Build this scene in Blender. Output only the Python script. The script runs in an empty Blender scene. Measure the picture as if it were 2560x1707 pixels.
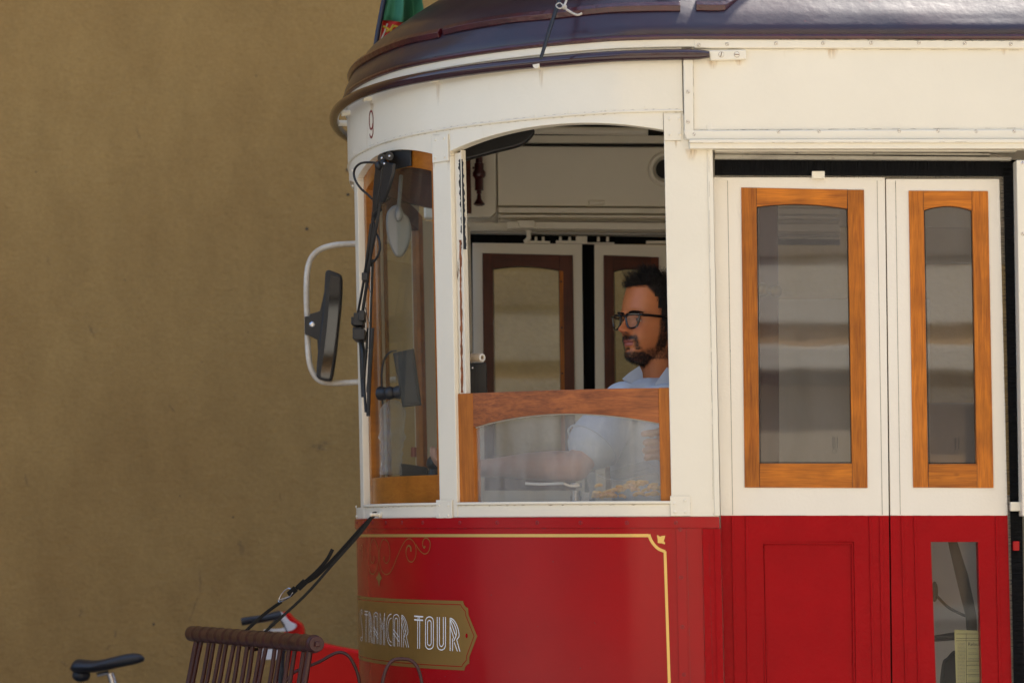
import bpy, bmesh, math, random
from mathutils import Vector, Matrix, noise
random.seed(7)
R = math.radians
C = bpy.context.scene
COL = C.collection
# ------------------------------------------------------------------ camera, sky, sun, exposure
FPX, D0, EYE, HY = 6500.0, 7.2, 1.6, 1340.0     # focal length in photo pixels, distance to tram side, eye height
cam_d = bpy.data.cameras.new('camera'); cam = bpy.data.objects.new('camera', cam_d); COL.objects.link(cam)
cam.location = (0, -D0, EYE); cam.rotation_euler = (R(90), 0, 0)
cam_d.sensor_width = 36; cam_d.lens = 36*FPX/2560; cam_d.shift_y = (HY-853.5)/2560
cam_d.clip_start = 0.1; cam_d.clip_end = 500
cam_d.dof.use_dof = True; cam_d.dof.focus_distance = 7.5; cam_d.dof.aperture_fstop = 4.2
C.camera = cam
SUN = Vector((0.32, 0.42, 0.85)).normalized()
w = bpy.data.worlds.new('World'); C.world = w; w.use_nodes = True
nt = w.node_tree; bg = nt.nodes['Background']; sky = nt.nodes.new('ShaderNodeTexSky')
sky.sky_type = 'NISHITA'; sky.sun_disc = False
sky.sun_elevation = math.asin(SUN.z); sky.sun_rotation = math.atan2(SUN.x, SUN.y)
sky.dust_density = 2.0
nt.links.new(sky.outputs[0], bg.inputs[0]); bg.inputs[1].default_value = 0.13
sl = bpy.data.lights.new('sun', 'SUN'); sl.energy = 4.6; sl.angle = R(0.53); sl.color = (1, .93, .82)
so = bpy.data.objects.new('sun', sl); COL.objects.link(so); so.rotation_euler = SUN.to_track_quat('Z', 'Y').to_euler(); so.location = (6, 8, 20)
C.view_settings.view_transform = 'Standard'; C.view_settings.look = 'None'
C.view_settings.exposure = 1.7; C.view_settings.gamma = 1.0
C.cycles.max_bounces = 14; C.cycles.diffuse_bounces = 9; C.cycles.transparent_max_bounces = 16; C.cycles.use_denoising = True
# ------------------------------------------------------------------ materials
M = {}
def mat(name, col, rough=.5, metal=0, coat=0, var=0, vscale=6, bump=0, bscale=120, spec=.5, stretch=None, col2=None, stain=None):
    m = bpy.data.materials.new(name); m.use_nodes = True; t = m.node_tree; b = t.nodes['Principled BSDF']
    b.inputs['Base Color'].default_value = (*col, 1); b.inputs['Roughness'].default_value = rough
    b.inputs['Metallic'].default_value = metal; b.inputs['Coat Weight'].default_value = coat
    b.inputs['Coat Roughness'].default_value = .08; b.inputs['Specular IOR Level'].default_value = spec
    tc = t.nodes.new('ShaderNodeTexCoord'); mp = t.nodes.new('ShaderNodeMapping'); t.links.new(tc.outputs['Object'], mp.inputs[0])
    if stretch: mp.inputs['Scale'].default_value = stretch
    if var:
        n = t.nodes.new('ShaderNodeTexNoise'); n.inputs['Scale'].default_value = vscale; n.inputs['Detail'].default_value = 6; n.inputs['Roughness'].default_value = .6
        t.links.new(mp.outputs[0], n.inputs[0])
        r = t.nodes.new('ShaderNodeValToRGB'); r.color_ramp.elements[0].position = .3; r.color_ramp.elements[1].position = .7
        c2 = col2 or tuple(c*(1-var) for c in col)
        r.color_ramp.elements[0].color = (*c2, 1); r.color_ramp.elements[1].color = (*col, 1)
        t.links.new(n.outputs[0], r.inputs[0]); out = r.outputs[0]
        if stain:
            n2 = t.nodes.new('ShaderNodeTexNoise'); n2.inputs['Scale'].default_value = stain[1]; n2.inputs['Detail'].default_value = 8; n2.inputs['Roughness'].default_value = .7
            mp2 = t.nodes.new('ShaderNodeMapping'); mp2.inputs['Scale'].default_value = stain[4] if len(stain) > 4 else (1, 1, 1); t.links.new(tc.outputs['Object'], mp2.inputs[0])
            t.links.new(mp2.outputs[0], n2.inputs[0])
            r2 = t.nodes.new('ShaderNodeValToRGB'); r2.color_ramp.elements[0].position = stain[2]; r2.color_ramp.elements[1].position = stain[3]
            t.links.new(n2.outputs[0], r2.inputs[0])
            mx = t.nodes.new('ShaderNodeMix'); mx.data_type = 'RGBA'; t.links.new(r2.outputs[0], mx.inputs[0]); t.links.new(out, mx.inputs[6])
            mx.inputs[7].default_value = (*stain[0], 1); out = mx.outputs[2]
        t.links.new(out, b.inputs['Base Color'])
        rr = t.nodes.new('ShaderNodeMapRange'); rr.inputs[3].default_value = rough*1.25; rr.inputs[4].default_value = rough*.8
        t.links.new(n.outputs[0], rr.inputs[0]); t.links.new(rr.outputs[0], b.inputs['Roughness'])
    if bump:
        nb = t.nodes.new('ShaderNodeTexNoise'); nb.inputs['Scale'].default_value = bscale; nb.inputs['Detail'].default_value = 3; t.links.new(mp.outputs[0], nb.inputs[0])
        bp = t.nodes.new('ShaderNodeBump'); bp.inputs['Strength'].default_value = bump; bp.inputs['Distance'].default_value = .004
        t.links.new(nb.outputs[0], bp.inputs['Height']); t.links.new(bp.outputs[0], b.inputs['Normal'])
        if coat: t.links.new(bp.outputs[0], b.inputs['Coat Normal'])
    M[name] = m; return m
def wood(name, c1, c2, axis='z', rough=.35, knots=True, fine=1.0):
    m = bpy.data.materials.new(name); m.use_nodes = True; t = m.node_tree; b = t.nodes['Principled BSDF']; b.inputs['Roughness'].default_value = rough; b.inputs['Specular IOR Level'].default_value = .3
    tc = t.nodes.new('ShaderNodeTexCoord'); mp = t.nodes.new('ShaderNodeMapping'); t.links.new(tc.outputs['Object'], mp.inputs[0])
    mp.inputs['Scale'].default_value = (24*fine, 24*fine, 1.3*fine) if axis == 'z' else (1.3*fine, 8*fine, 24*fine)
    n = t.nodes.new('ShaderNodeTexNoise'); n.inputs['Scale'].default_value = 2.2; n.inputs['Detail'].default_value = 8; n.inputs['Roughness'].default_value = .65; n.inputs['Distortion'].default_value = 1.2
    t.links.new(mp.outputs[0], n.inputs[0])
    n3 = t.nodes.new('ShaderNodeTexNoise'); n3.inputs['Scale'].default_value = 14; n3.inputs['Detail'].default_value = 4; t.links.new(mp.outputs[0], n3.inputs[0])
    ad = t.nodes.new('ShaderNodeMath'); ad.operation = 'MULTIPLY_ADD'; ad.inputs[1].default_value = .35; t.links.new(n3.outputs[0], ad.inputs[0])
    mu = t.nodes.new('ShaderNodeMath'); mu.operation = 'MULTIPLY'; mu.inputs[1].default_value = .72; t.links.new(n.outputs[0], mu.inputs[0]); t.links.new(mu.outputs[0], ad.inputs[2])
    r = t.nodes.new('ShaderNodeValToRGB'); r.color_ramp.elements[0].position = .36; r.color_ramp.elements[1].position = .66
    r.color_ramp.elements[0].color = (*c2, 1); r.color_ramp.elements[1].color = (*c1, 1); t.links.new(ad.outputs[0], r.inputs[0]); out = r.outputs[0]
    if knots:
        v = t.nodes.new('ShaderNodeTexVoronoi'); mp2 = t.nodes.new('ShaderNodeMapping'); t.links.new(tc.outputs['Object'], mp2.inputs[0])
        mp2.inputs['Scale'].default_value = (7, 7, 4.2) if axis == 'z' else (4.2, 7, 7); t.links.new(mp2.outputs[0], v.inputs[0])
        v.inputs['Scale'].default_value = 1.7; r2 = t.nodes.new('ShaderNodeValToRGB'); r2.color_ramp.elements[0].position = .07; r2.color_ramp.elements[1].position = .13
        r2.color_ramp.elements[0].color = (.25, .2, .16, 1); r2.color_ramp.elements[1].color = (1, 1, 1, 1); t.links.new(v.outputs['Distance'], r2.inputs[0])
        mx = t.nodes.new('ShaderNodeMix'); mx.data_type = 'RGBA'; mx.blend_type = 'MULTIPLY'; mx.inputs[0].default_value = 1
        t.links.new(out, mx.inputs[6]); t.links.new(r2.outputs[0], mx.inputs[7]); out = mx.outputs[2]
    oi = t.nodes.new('ShaderNodeObjectInfo'); mr0 = t.nodes.new('ShaderNodeMapRange'); mr0.inputs[3].default_value = .88; mr0.inputs[4].default_value = 1.22; t.links.new(oi.outputs['Random'], mr0.inputs[0])
    nw = t.nodes.new('ShaderNodeTexNoise'); nw.inputs['Scale'].default_value = 9; nw.inputs['Detail'].default_value = 6; t.links.new(tc.outputs['Object'], nw.inputs[0])
    rw = t.nodes.new('ShaderNodeMapRange'); rw.inputs[1].default_value = .35; rw.inputs[2].default_value = .62; rw.inputs[3].default_value = .80; rw.inputs[4].default_value = 1.08; t.links.new(nw.outputs[0], rw.inputs[0])
    m0 = t.nodes.new('ShaderNodeMath'); m0.operation = 'MULTIPLY'; t.links.new(mr0.outputs[0], m0.inputs[0]); t.links.new(rw.outputs[0], m0.inputs[1])
    vm = t.nodes.new('ShaderNodeVectorMath'); vm.operation = 'SCALE'; t.links.new(out, vm.inputs[0]); t.links.new(m0.outputs[0], vm.inputs['Scale']); out = vm.outputs[0]
    t.links.new(out, b.inputs['Base Color']); b.inputs['Coat Weight'].default_value = .04; b.inputs['Coat Roughness'].default_value = .2
    bp = t.nodes.new('ShaderNodeBump'); bp.inputs['Strength'].default_value = .12; bp.inputs['Distance'].default_value = .002; t.links.new(ad.outputs[0], bp.inputs['Height']); t.links.new(bp.outputs[0], b.inputs['Normal'])
    M[name] = m; return m
def glass(name, tint=(.95, .97, .95), dirt=.03, dirtcol=(.5, .5, .46), refl=1.45, wav=0):
    m = bpy.data.materials.new(name); m.use_nodes = True; t = m.node_tree; t.nodes.clear()
    o = t.nodes.new('ShaderNodeOutputMaterial'); tr = t.nodes.new('ShaderNodeBsdfTransparent'); tr.inputs[0].default_value = (*tint, 1)
    g = t.nodes.new('ShaderNodeBsdfGlossy'); g.inputs['Roughness'].default_value = .02; f0 = t.nodes.new('ShaderNodeFresnel'); f0.inputs[0].default_value = refl; ge = t.nodes.new('ShaderNodeNewGeometry'); iv = t.nodes.new('ShaderNodeMath'); iv.operation = 'SUBTRACT'; iv.inputs[0].default_value = 1; t.links.new(ge.outputs['Backfacing'], iv.inputs[1]); f = t.nodes.new('ShaderNodeMath'); f.operation = 'MULTIPLY'; t.links.new(f0.outputs[0], f.inputs[0]); t.links.new(iv.outputs[0], f.inputs[1])
    m1 = t.nodes.new('ShaderNodeMixShader'); t.links.new(f.outputs[0], m1.inputs[0]); t.links.new(tr.outputs[0], m1.inputs[1]); t.links.new(g.outputs[0], m1.inputs[2])
    d = t.nodes.new('ShaderNodeBsdfDiffuse'); d.inputs[0].default_value = (*dirtcol, 1)
    tc = t.nodes.new('ShaderNodeTexCoord'); mp = t.nodes.new('ShaderNodeMapping'); mp.inputs['Scale'].default_value = (9, 9, 2); t.links.new(tc.outputs['Object'], mp.inputs[0])
    n = t.nodes.new('ShaderNodeTexNoise'); n.inputs['Scale'].default_value = 2; n.inputs['Detail'].default_value = 7; t.links.new(mp.outputs[0], n.inputs[0])
    mr = t.nodes.new('ShaderNodeMapRange'); mr.inputs[1].default_value = .3; mr.inputs[2].default_value = .75; mr.inputs[3].default_value = dirt*.6; mr.inputs[4].default_value = dirt*1.6; t.links.new(n.outputs[0], mr.inputs[0])
    m2 = t.nodes.new('ShaderNodeMixShader'); t.links.new(mr.outputs[0], m2.inputs[0]); t.links.new(m1.outputs[0], m2.inputs[1]); t.links.new(d.outputs[0], m2.inputs[2])
    if wav:
        nb = t.nodes.new('ShaderNodeTexNoise'); nb.inputs['Scale'].default_value = 2.5; t.links.new(tc.outputs['Object'], nb.inputs[0])
        bp = t.nodes.new('ShaderNodeBump'); bp.inputs['Strength'].default_value = wav; bp.inputs['Distance'].default_value = .02; t.links.new(nb.outputs[0], bp.inputs['Height']); t.links.new(bp.outputs[0], g.inputs['Normal'])
    t.links.new(m2.outputs[0], o.inputs[0]); M[name] = m; return m
mat('cream', (.80, .74, .60), .33, coat=.15, var=.06, vscale=3, bump=.12, bscale=90, stain=((.60, .49, .33), 7, .62, .80, (1.4, 1.4, .35)))
mat('cream_door', (.79, .73, .615), .38, var=.04, vscale=5, bump=.16, bscale=110, stain=((.58, .50, .38), 14, .68, .80, (3, 1, .3)))
mat('cream_in', (.88, .83, .71), .4, var=.05, vscale=4, bump=.06, bscale=60)
mat('cream_chipped', (.74, .68, .56), .5, var=.08, vscale=8, bump=.5, bscale=60, stain=((.16, .10, .06), 24, .60, .63, (1.3, 1.3, .22)))
mat('old_trim', (.42, .39, .32), .6, var=.35, vscale=30, bump=.6, bscale=70, stretch=(.3, 1, 1.5), stain=((.08, .07, .06), 40, .60, .66))
mat('red', (.35, .0016, .0050), .22, coat=.05, var=.14, vscale=4, bump=.06, bscale=130, spec=.33)
mat('red_door', (.34, .0016, .0050), .30, var=.16, vscale=6, bump=.8, bscale=70, spec=.11)
mat('roof', (.032, .007, .012), .36, coat=.38, var=.4, vscale=3.5, bump=.2, bscale=38, col2=(.014, .010, .018), stain=((.07, .008, .010), 9, .64, .70))
mat('roof_edge', (.065, .006, .009), .30, coat=.5, var=.5, vscale=14, bump=.5, bscale=50)
mat('tube_brown', (.034, .007, .010), .22, coat=.6, var=.3, vscale=12, bump=.1, bscale=70)
mat('fender_brown', (.058, .014, .013), .34, coat=.12, spec=.35, var=.35, vscale=14, bump=.25, bscale=80, stain=((.10, .045, .03), 30, .62, .7))
mat('gold', (.74, .50, .16), .38, metal=.75, var=.05, vscale=10)
mat('gold_brown', (.36, .21, .055), .36, metal=.6, var=.15, vscale=5)
mat('white_vinyl', (.82, .82, .80), .4, var=.04, vscale=10)
mat('black', (.012, .012, .013), .45, var=.3, vscale=20, bump=.1, bscale=120)
mat('black_gloss', (.010, .010, .011), .15, coat=.4, var=.2, vscale=10)
mat('rubber', (.016, .016, .017), .6, var=.3, vscale=30, bump=.2, bscale=200)
mat('brush', (.007, .007, .008), .8, var=.6, vscale=6, bump=1, bscale=14, stretch=(26, 26, .8), spec=.2)
mat('brush_h', (.007, .007, .008), .8, var=.6, vscale=6, bump=1, bscale=14, stretch=(.8, 26, 26), spec=.2)
mat('steel', (.62, .62, .64), .25, metal=1, var=.1, vscale=20, bump=.05)
mat('steel_white', (.72, .68, .60), .35, var=.25, vscale=25, bump=.25, bscale=90, col2=(.5, .42, .32), stain=((.16, .09, .05), 40, .68, .72))
mat('dark_red', (.06, .006, .009), .3, coat=.5, var=.2, vscale=20)
mat('number_red', (.20, .004, .010), .4, var=.1)
mat('mirror_glass', (.055, .055, .055), .03, metal=1, var=.03)
mat('rust', (.22, .09, .03), .8, var=.5, vscale=60, bump=.4)
mat('dark_in', (.02, .018, .016), .7, var=.2, vscale=5)
mat('grey_part', (.45, .44, .41), .45, var=.1, vscale=12)
mat('shell_grey', (.20, .205, .20), .4, var=.12, vscale=12)
mat('scuff_line', (.24, .19, .13), .8, var=.3, vscale=40)
mat('paper_tube', (.62, .50, .36), .7, var=.2, vscale=20, bump=.1)
mat('paper_white', (.75, .72, .64), .8, var=.05)
mat('paper_yellow', (.52, .50, .22), .8, var=.06, vscale=10)
mat('ink', (.05, .05, .045), .7, var=.1)
mat('pale_ink', (.16, .16, .15), .6, var=.1)
mat('navy', (.012, .018, .05), .4, var=.2)
mat('flag_green', (.045, .22, .125), .75, var=.15, vscale=8, bump=.3, bscale=200)
mat('flag_red', (.50, .020, .012), .75, var=.15, vscale=8, bump=.3, bscale=200)
mat('flag_yellow', (.50, .33, .03), .75, var=.1)
mat('cord', (.55, .50, .42), .8, var=.3, vscale=80, bump=.5, bscale=200)
mat('bike_red', (.70, .003, .002), .35, var=.05, spec=.2)
mat('bike_white', (.75, .76, .80), .3, coat=.3, var=.05)
mat('bike_black', (.014, .017, .024), .42, var=.2, vscale=12, bump=.1)
mat('strap', (.008, .007, .006), .5, spec=.25, var=.4, vscale=30, bump=.3, bscale=120)
mat('yellow_candy', (1.0, .52, .0), .5, var=.2, vscale=60, bump=.2)
mat('skin', (.42, .20, .115), .45)
mat('skin_far', (.42, .20, .115), .45)
mat('hair', (.009, .006, .0045), .6, var=.4, vscale=50)
mat('shirt', (.56, .63, .74), .85, var=.07, vscale=10, bump=.3, bscale=160)
mat('shirt_thread', (.52, .58, .66), .85, var=.05)
mat('trousers', (.03, .035, .05), .9, var=.2, vscale=10)
mat('lip', (.30, .085, .065), .4, var=.1)
mat('eye_white', (.62, .60, .56), .2, var=.05)
mat('iris', (.035, .02, .012), .15, var=.1)
mat('asphalt', (.06, .058, .055), .9, var=.3, vscale=3, bump=.5, bscale=60)
mat('cobble', (.36, .33, .28), .85, var=.4, vscale=9, bump=.8, bscale=12)
mat('stone', (.16, .15, .13), .8, var=.2, vscale=2, bump=.3, bscale=20)
mat('facade_cream', (.62, .53, .40), .85, var=.12, vscale=.8, bump=.2, bscale=20)
mat('facade_white', (.70, .68, .62), .8, var=.08, vscale=1.5, bump=.1, bscale=20)
mat('facade_grey', (.26, .235, .21), .8, var=.15, vscale=2)
mat('facade_brown', (.50, .32, .16), .8, var=.15, vscale=2, bump=.2, bscale=20)
mat('reflection_dark', (.07, .055, .045), .85, var=.3, vscale=1)
mat('end_grey', (.20, .20, .20), .8, var=.15, vscale=1)
mat('shutter', (.05, .11, .08), .5, var=.2, vscale=6)
mat('iron', (.02, .02, .02), .5, var=.2)
mat('plank', (.40, .35, .28), .8, var=.4, vscale=10, bump=.5, bscale=30, stretch=(.2, 2, 2))
mat('rubber_grey', (.03, .03, .03), .6, var=.3, vscale=20)
mat('brass', (.35, .22, .07), .35, metal=.8, var=.2, vscale=20)
M['roof'].node_tree.nodes['Principled BSDF'].inputs['Coat Roughness'].default_value = .17
wood('pine_v', (.52, .16, .010), (.21, .050, .004), 'z')
wood('pine_h', (.50, .155, .010), (.22, .055, .004), 'x')
wood('sapele_v', (.50, .165, .022), (.28, .075, .010), 'z', knots=False, fine=1.4)
wood('sapele_h', (.33, .105, .030), (.13, .040, .016), 'x', knots=False, fine=1.1)
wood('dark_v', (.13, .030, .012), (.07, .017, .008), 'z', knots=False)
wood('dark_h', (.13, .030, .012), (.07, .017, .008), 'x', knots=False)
wood('varnish', (.33, .115, .014), (.25, .08, .011), 'x', knots=False, rough=.25)
glass('glass', (.94, .95, .93), .020, (.62, .62, .58), refl=1.34)
glass('glass_low', (.92, .92, .91), .02, refl=1.4)
glass('glass_far', (.90, .90, .86), .03)
glass('glass_door', (.72, .71, .70), .07, (.34, .31, .29), 1.8, .02)
glass('glass_dirty', (.92, .92, .91), .145, (.66, .66, .63), 1.45)
glass('glass_lens', (.86, .88, .88), .01, refl=1.6)
glass('plastic_clear', (.93, .93, .92), .05, (.7, .7, .68), 1.5)
t = M['plastic_clear'].node_tree; lw = t.nodes.new('ShaderNodeLayerWeight'); lw.inputs[0].default_value = .35
mr = [n for n in t.nodes if n.type == 'MAP_RANGE'][0]; ml = t.nodes.new('ShaderNodeMath'); ml.operation = 'MULTIPLY_ADD'; ml.inputs[1].default_value = .30
t.links.new(lw.outputs['Facing'], ml.inputs[0]); t.links.new(mr.outputs[0], ml.inputs[2])
m2 = [n for n in t.nodes if n.type == 'OUTPUT_MATERIAL'][0].inputs[0].links[0].from_node; t.links.new(ml.outputs[0], m2.inputs[0])
m = bpy.data.materials.new('rust_stain'); m.use_nodes = True; t = m.node_tree; b = t.nodes['Principled BSDF']; b.inputs['Base Color'].default_value = (.60, .36, .13, 1); b.inputs['Roughness'].default_value = .8
tc = t.nodes.new('ShaderNodeTexCoord'); mp = t.nodes.new('ShaderNodeMapping'); mp.inputs['Scale'].default_value = (90, 90, 14); t.links.new(tc.outputs['Object'], mp.inputs[0])
n = t.nodes.new('ShaderNodeTexNoise'); n.inputs['Scale'].default_value = 2; n.inputs['Detail'].default_value = 5; t.links.new(mp.outputs[0], n.inputs[0])
r = t.nodes.new('ShaderNodeMapRange'); r.inputs[1].default_value = .35; r.inputs[2].default_value = .75; r.inputs[3].default_value = .1; r.inputs[4].default_value = .65; t.links.new(n.outputs[0], r.inputs[0])
at = t.nodes.new('ShaderNodeAttribute'); at.attribute_name = 'fade'; ml = t.nodes.new('ShaderNodeMath'); ml.operation = 'MULTIPLY'; t.links.new(r.outputs[0], ml.inputs[0]); t.links.new(at.outputs['Fac'], ml.inputs[1]); t.links.new(ml.outputs[0], b.inputs['Alpha']); M['rust_stain'] = m; m2_ = m.copy(); m2_.name = 'scuff'; m2_.node_tree.nodes['Principled BSDF'].inputs['Base Color'].default_value = (.09, .08, .065, 1); M['scuff'] = m2_
# plaster wall
m = bpy.data.materials.new('ochre_plaster'); m.use_nodes = True; t = m.node_tree; b = t.nodes['Principled BSDF']; b.inputs['Roughness'].default_value = .9
tc = t.nodes.new('ShaderNodeTexCoord'); L = t.links.new
def NZ(scale, detail, sc=(1, 1, 1), rough=.6):
    mp = t.nodes.new('ShaderNodeMapping'); mp.inputs['Scale'].default_value = sc; L(tc.outputs['Object'], mp.inputs[0])
    n = t.nodes.new('ShaderNodeTexNoise'); n.inputs['Scale'].default_value = scale; n.inputs['Detail'].default_value = detail; n.inputs['Roughness'].default_value = rough; L(mp.outputs[0], n.inputs[0]); return n
def RAMP(src, p0, c0, p1, c1):
    r = t.nodes.new('ShaderNodeValToRGB'); r.color_ramp.elements[0].position = p0; r.color_ramp.elements[1].position = p1
    r.color_ramp.elements[0].color = (*c0, 1); r.color_ramp.elements[1].color = (*c1, 1); L(src, r.inputs[0]); return r.outputs[0]
def MIX(a, bb, f=None, mode='MULTIPLY', fv=1):
    x = t.nodes.new('ShaderNodeMix'); x.data_type = 'RGBA'; x.blend_type = mode; x.inputs[0].default_value = fv
    if f is not None: L(f, x.inputs[0])
    L(a, x.inputs[6])
    if isinstance(bb, tuple): x.inputs[7].default_value = (*bb, 1)
    else: L(bb, x.inputs[7])
    return x.outputs[2]
base = RAMP(NZ(1.3, 8).outputs[0], .3, (.332, .190, .055), .7, (.392, .236, .073))
base = MIX(base, RAMP(NZ(7, 8, (1, 1, .45), .7).outputs[0], .32, (.86, .85, .83), .6, (1, 1, 1)))
base = MIX(base, RAMP(NZ(50, 5, (.9, 1, 1.2), .7).outputs[0], .3, (.88, .88, .87), .65, (1.05, 1.05, 1.05)))
base = MIX(base, RAMP(NZ(150, 3).outputs[0], .3, (.90, .90, .90), .62, (1.05, 1.05, 1.05)))
base = MIX(base, (.16, .12, .07), RAMP(NZ(3.4, 10, (1.6, 1, .6), .82).outputs[0], .62, (0, 0, 0), .78, (.7, .7, .7)), 'MIX')
L(base, b.inputs['Base Color'])
bp = t.nodes.new('ShaderNodeBump'); bp.inputs['Strength'].default_value = .8; bp.inputs['Distance'].default_value = .012
nb = NZ(24, 7, (.9, 1, 1.15), .7); L(nb.outputs[0], bp.inputs['Height']); L(bp.outputs[0], b.inputs['Normal']); M['ochre_plaster'] = m
# skin with attribute colours
for nm in ('skin', 'skin_far'):
    t = M[nm].node_tree; b = t.nodes['Principled BSDF']; a = t.nodes.new('ShaderNodeAttribute'); a.attribute_name = 'tone'
    t.links.new(a.outputs['Color'], b.inputs['Base Color']); b.inputs['Subsurface Weight'].default_value = .08; b.inputs['Subsurface Radius'].default_value = (.01, .004, .002); b.inputs['Roughness'].default_value = .42
# ------------------------------------------------------------------ object helpers
def tag(o, label=None, cat=None, group=None, kind=None):
    if label: o['label'] = label
    if cat: o['category'] = cat
    if group: o['group'] = group
    if kind: o['kind'] = kind
    return o
def thing(name, loc, label, cat, group=None):
    o = bpy.data.objects.new(name, None); COL.objects.link(o); o.location = loc; o.empty_display_size = .1
    return tag(o, label, cat, group)
def link(name, me, m, parent=None, bevel=0, smooth=True, seg=2):
    o = bpy.data.objects.new(name, me); COL.objects.link(o)
    ms = m if isinstance(m, (list, tuple)) else [m]
    for x in ms: me.materials.append(M[x])
    if parent:
        o.parent = parent; p = parent; off = Vector((0, 0, 0))
        if parent.type == 'EMPTY': o.matrix_parent_inverse = Matrix.Translation(-parent.location)
    if smooth:
        me.polygons.foreach_set('use_smooth', [True]*len(me.polygons))
        me.set_sharp_from_angle(angle=R(38))
    if bevel:
        bv = o.modifiers.new('bevel', 'BEVEL'); bv.width = bevel; bv.segments = seg; bv.limit_method = 'ANGLE'; bv.angle_limit = R(40); bv.harden_normals = True
    return o
class MB:
    def __init__(s): s.v = []; s.f = []
    def add(s, vs, fs):
        n = len(s.v); s.v += [tuple(x) for x in vs]; s.f += [tuple(i+n for i in f) for f in fs]; return s
    def box(s, x0, x1, y0, y1, z0, z1, lean=True):
        P = [(x, y, z) for x in (x0, x1) for y in (y0, y1) for z in (z0, z1)]
        if lean: P = [(x-LEAN*(z-EYE), y, z) for x, y, z in P]
        return s.add(P, [(0, 1, 3, 2), (4, 6, 7, 5), (0, 4, 5, 1), (2, 3, 7, 6), (0, 2, 6, 4), (1, 5, 7, 3)])
    def prism(s, pts, dv):      # planar outline swept along vector dv
        n = len(pts); a = [Vector(p) for p in pts]; b_ = [p+Vector(dv) for p in a]
        return s.add(a+b_, [tuple(range(n)), tuple(range(2*n-1, n-1, -1))] + [(i, n+i, n+(i+1) % n, (i+1) % n) for i in range(n)])
    def tube(s, pts, r, seg=10, cap=True, closed=False):
        pts = [Vector(p) for p in pts]; n = len(pts); rs = r if isinstance(r, (list, tuple)) else [r]*n
        T = []
        for i in range(n):
            a = pts[(i-1) % n] if (closed or i > 0) else pts[i]; b_ = pts[(i+1) % n] if (closed or i < n-1) else pts[i]
            T.append((b_-a).normalized())
        u = T[0].orthogonal().normalized(); vs = []
        for i in range(n):
            u = (u - T[i]*u.dot(T[i])).normalized(); w_ = T[i].cross(u)
            for k in range(seg):
                a = 2*math.pi*k/seg; vs.append(pts[i] + (u*math.cos(a)+w_*math.sin(a))*rs[i])
        fs = []; m_ = n if closed else n-1
        for i in range(m_):
            for k in range(seg):
                j = (i+1) % n; fs.append((i*seg+k, i*seg+(k+1) % seg, j*seg+(k+1) % seg, j*seg+k))
        if cap and not closed: fs += [tuple(range(seg-1, -1, -1)), tuple(range((n-1)*seg, n*seg))]
        return s.add(vs, fs)
    def ball(s, c, r, seg=16, rings=10):
        c = Vector(c); rr = r if hasattr(r, '__len__') else (r, r, r); vs = []
        for i in range(rings+1):
            th = math.pi*i/rings
            for k in range(seg):
                a = 2*math.pi*k/seg; vs.append(c+Vector((rr[0]*math.sin(th)*math.cos(a), rr[1]*math.sin(th)*math.sin(a), rr[2]*math.cos(th))))
        return s.add(vs, [(i*seg+k, (i+1)*seg+k, (i+1)*seg+(k+1) % seg, i*seg+(k+1) % seg) for i in range(rings) for k in range(seg)])
    def mesh(s, name='m'):
        me = bpy.data.meshes.new(name); bm = bmesh.new(); vv = [bm.verts.new(p) for p in s.v]
        for f in s.f:
            try: bm.faces.new([vv[i] for i in f])
            except ValueError: pass
        bmesh.ops.remove_doubles(bm, verts=bm.verts, dist=1e-6); bmesh.ops.recalc_face_normals(bm, faces=bm.faces)
        bm.to_mesh(me); bm.free(); return me
    def build(s, name, m, parent=None, bevel=0, smooth=True, seg=2): return link(name, s.mesh(name), m, parent, bevel, smooth, seg)
LEAN = .0205
def W(px, py, Y):
    d = (D0+Y)/FPX; return Vector(((px-1280)*d, Y, EYE+(HY-py)*d))
def WX(px, Y): return (px-1280)*(D0+Y)/FPX
def cr(pts, n=6, closed=False):      # Catmull-Rom through points of any dimension
    pts = [Vector(p) for p in pts]; N = len(pts); out = []
    rng = range(N if closed else N-1)
    for i in rng:
        p0 = pts[(i-1) % N] if closed or i > 0 else pts[i]; p1 = pts[i]; p2 = pts[(i+1) % N]; p3 = pts[(i+2) % N] if closed or i+2 < N else pts[(i+1) % N]
        for k in range(n):
            u = k/n; out.append(.5*((2*p1)+(p2-p0)*u+(2*p0-5*p1+4*p2-p3)*u*u+(3*p1-p0-3*p2+p3)*u**3))
    if not closed: out.append(pts[-1])
    return out
# ------------------------------------------------------------------ the curved cab shell: plan curve x(s), y(s)
CY = 1.2
half = [(.62, 0), (.50, 0), (.40, .010), (.292, .034), (.137, .105), (-.022, .205), (-.162, .322), (-.296, .475), (-.402, .68), (-.474, .92), (-.500, 1.2)]
full = half + [(x, 2*CY-y) for x, y in reversed(half[:-1])]
pl = cr([Vector((x, y, 0)) for x, y in full], 24)
i0 = 24
SS = [0.0]
for i in range(1, len(pl)): SS.append(SS[-1]+(pl[i]-pl[i-1]).length)
s00 = SS[i0]; SS = [x-s00 for x in SS]; SEND = SS[-1]+s00*0
SNOSE = .5*(SS[0]+SS[-1])
def plan(s):
    if s <= SS[0]: return pl[0]+Vector((SS[0]-s, 0, 0)), Vector((0, 1, 0))
    if s >= SS[-1]: return pl[-1]+Vector((s-SS[-1], 0, 0)), Vector((0, -1, 0))
    lo, hi = 0, len(SS)-1
    while hi-lo > 1:
        mid = (lo+hi)//2
        if SS[mid] <= s: lo = mid
        else: hi = mid
    f = (s-SS[lo])/(SS[hi]-SS[lo]); p = pl[lo].lerp(pl[hi], f)
    a = pl[max(lo-3, 0)]; b_ = pl[min(hi+3, len(pl)-1)]; tn = (b_-a).normalized()
    return p, Vector((tn.y, -tn.x, 0))
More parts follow.
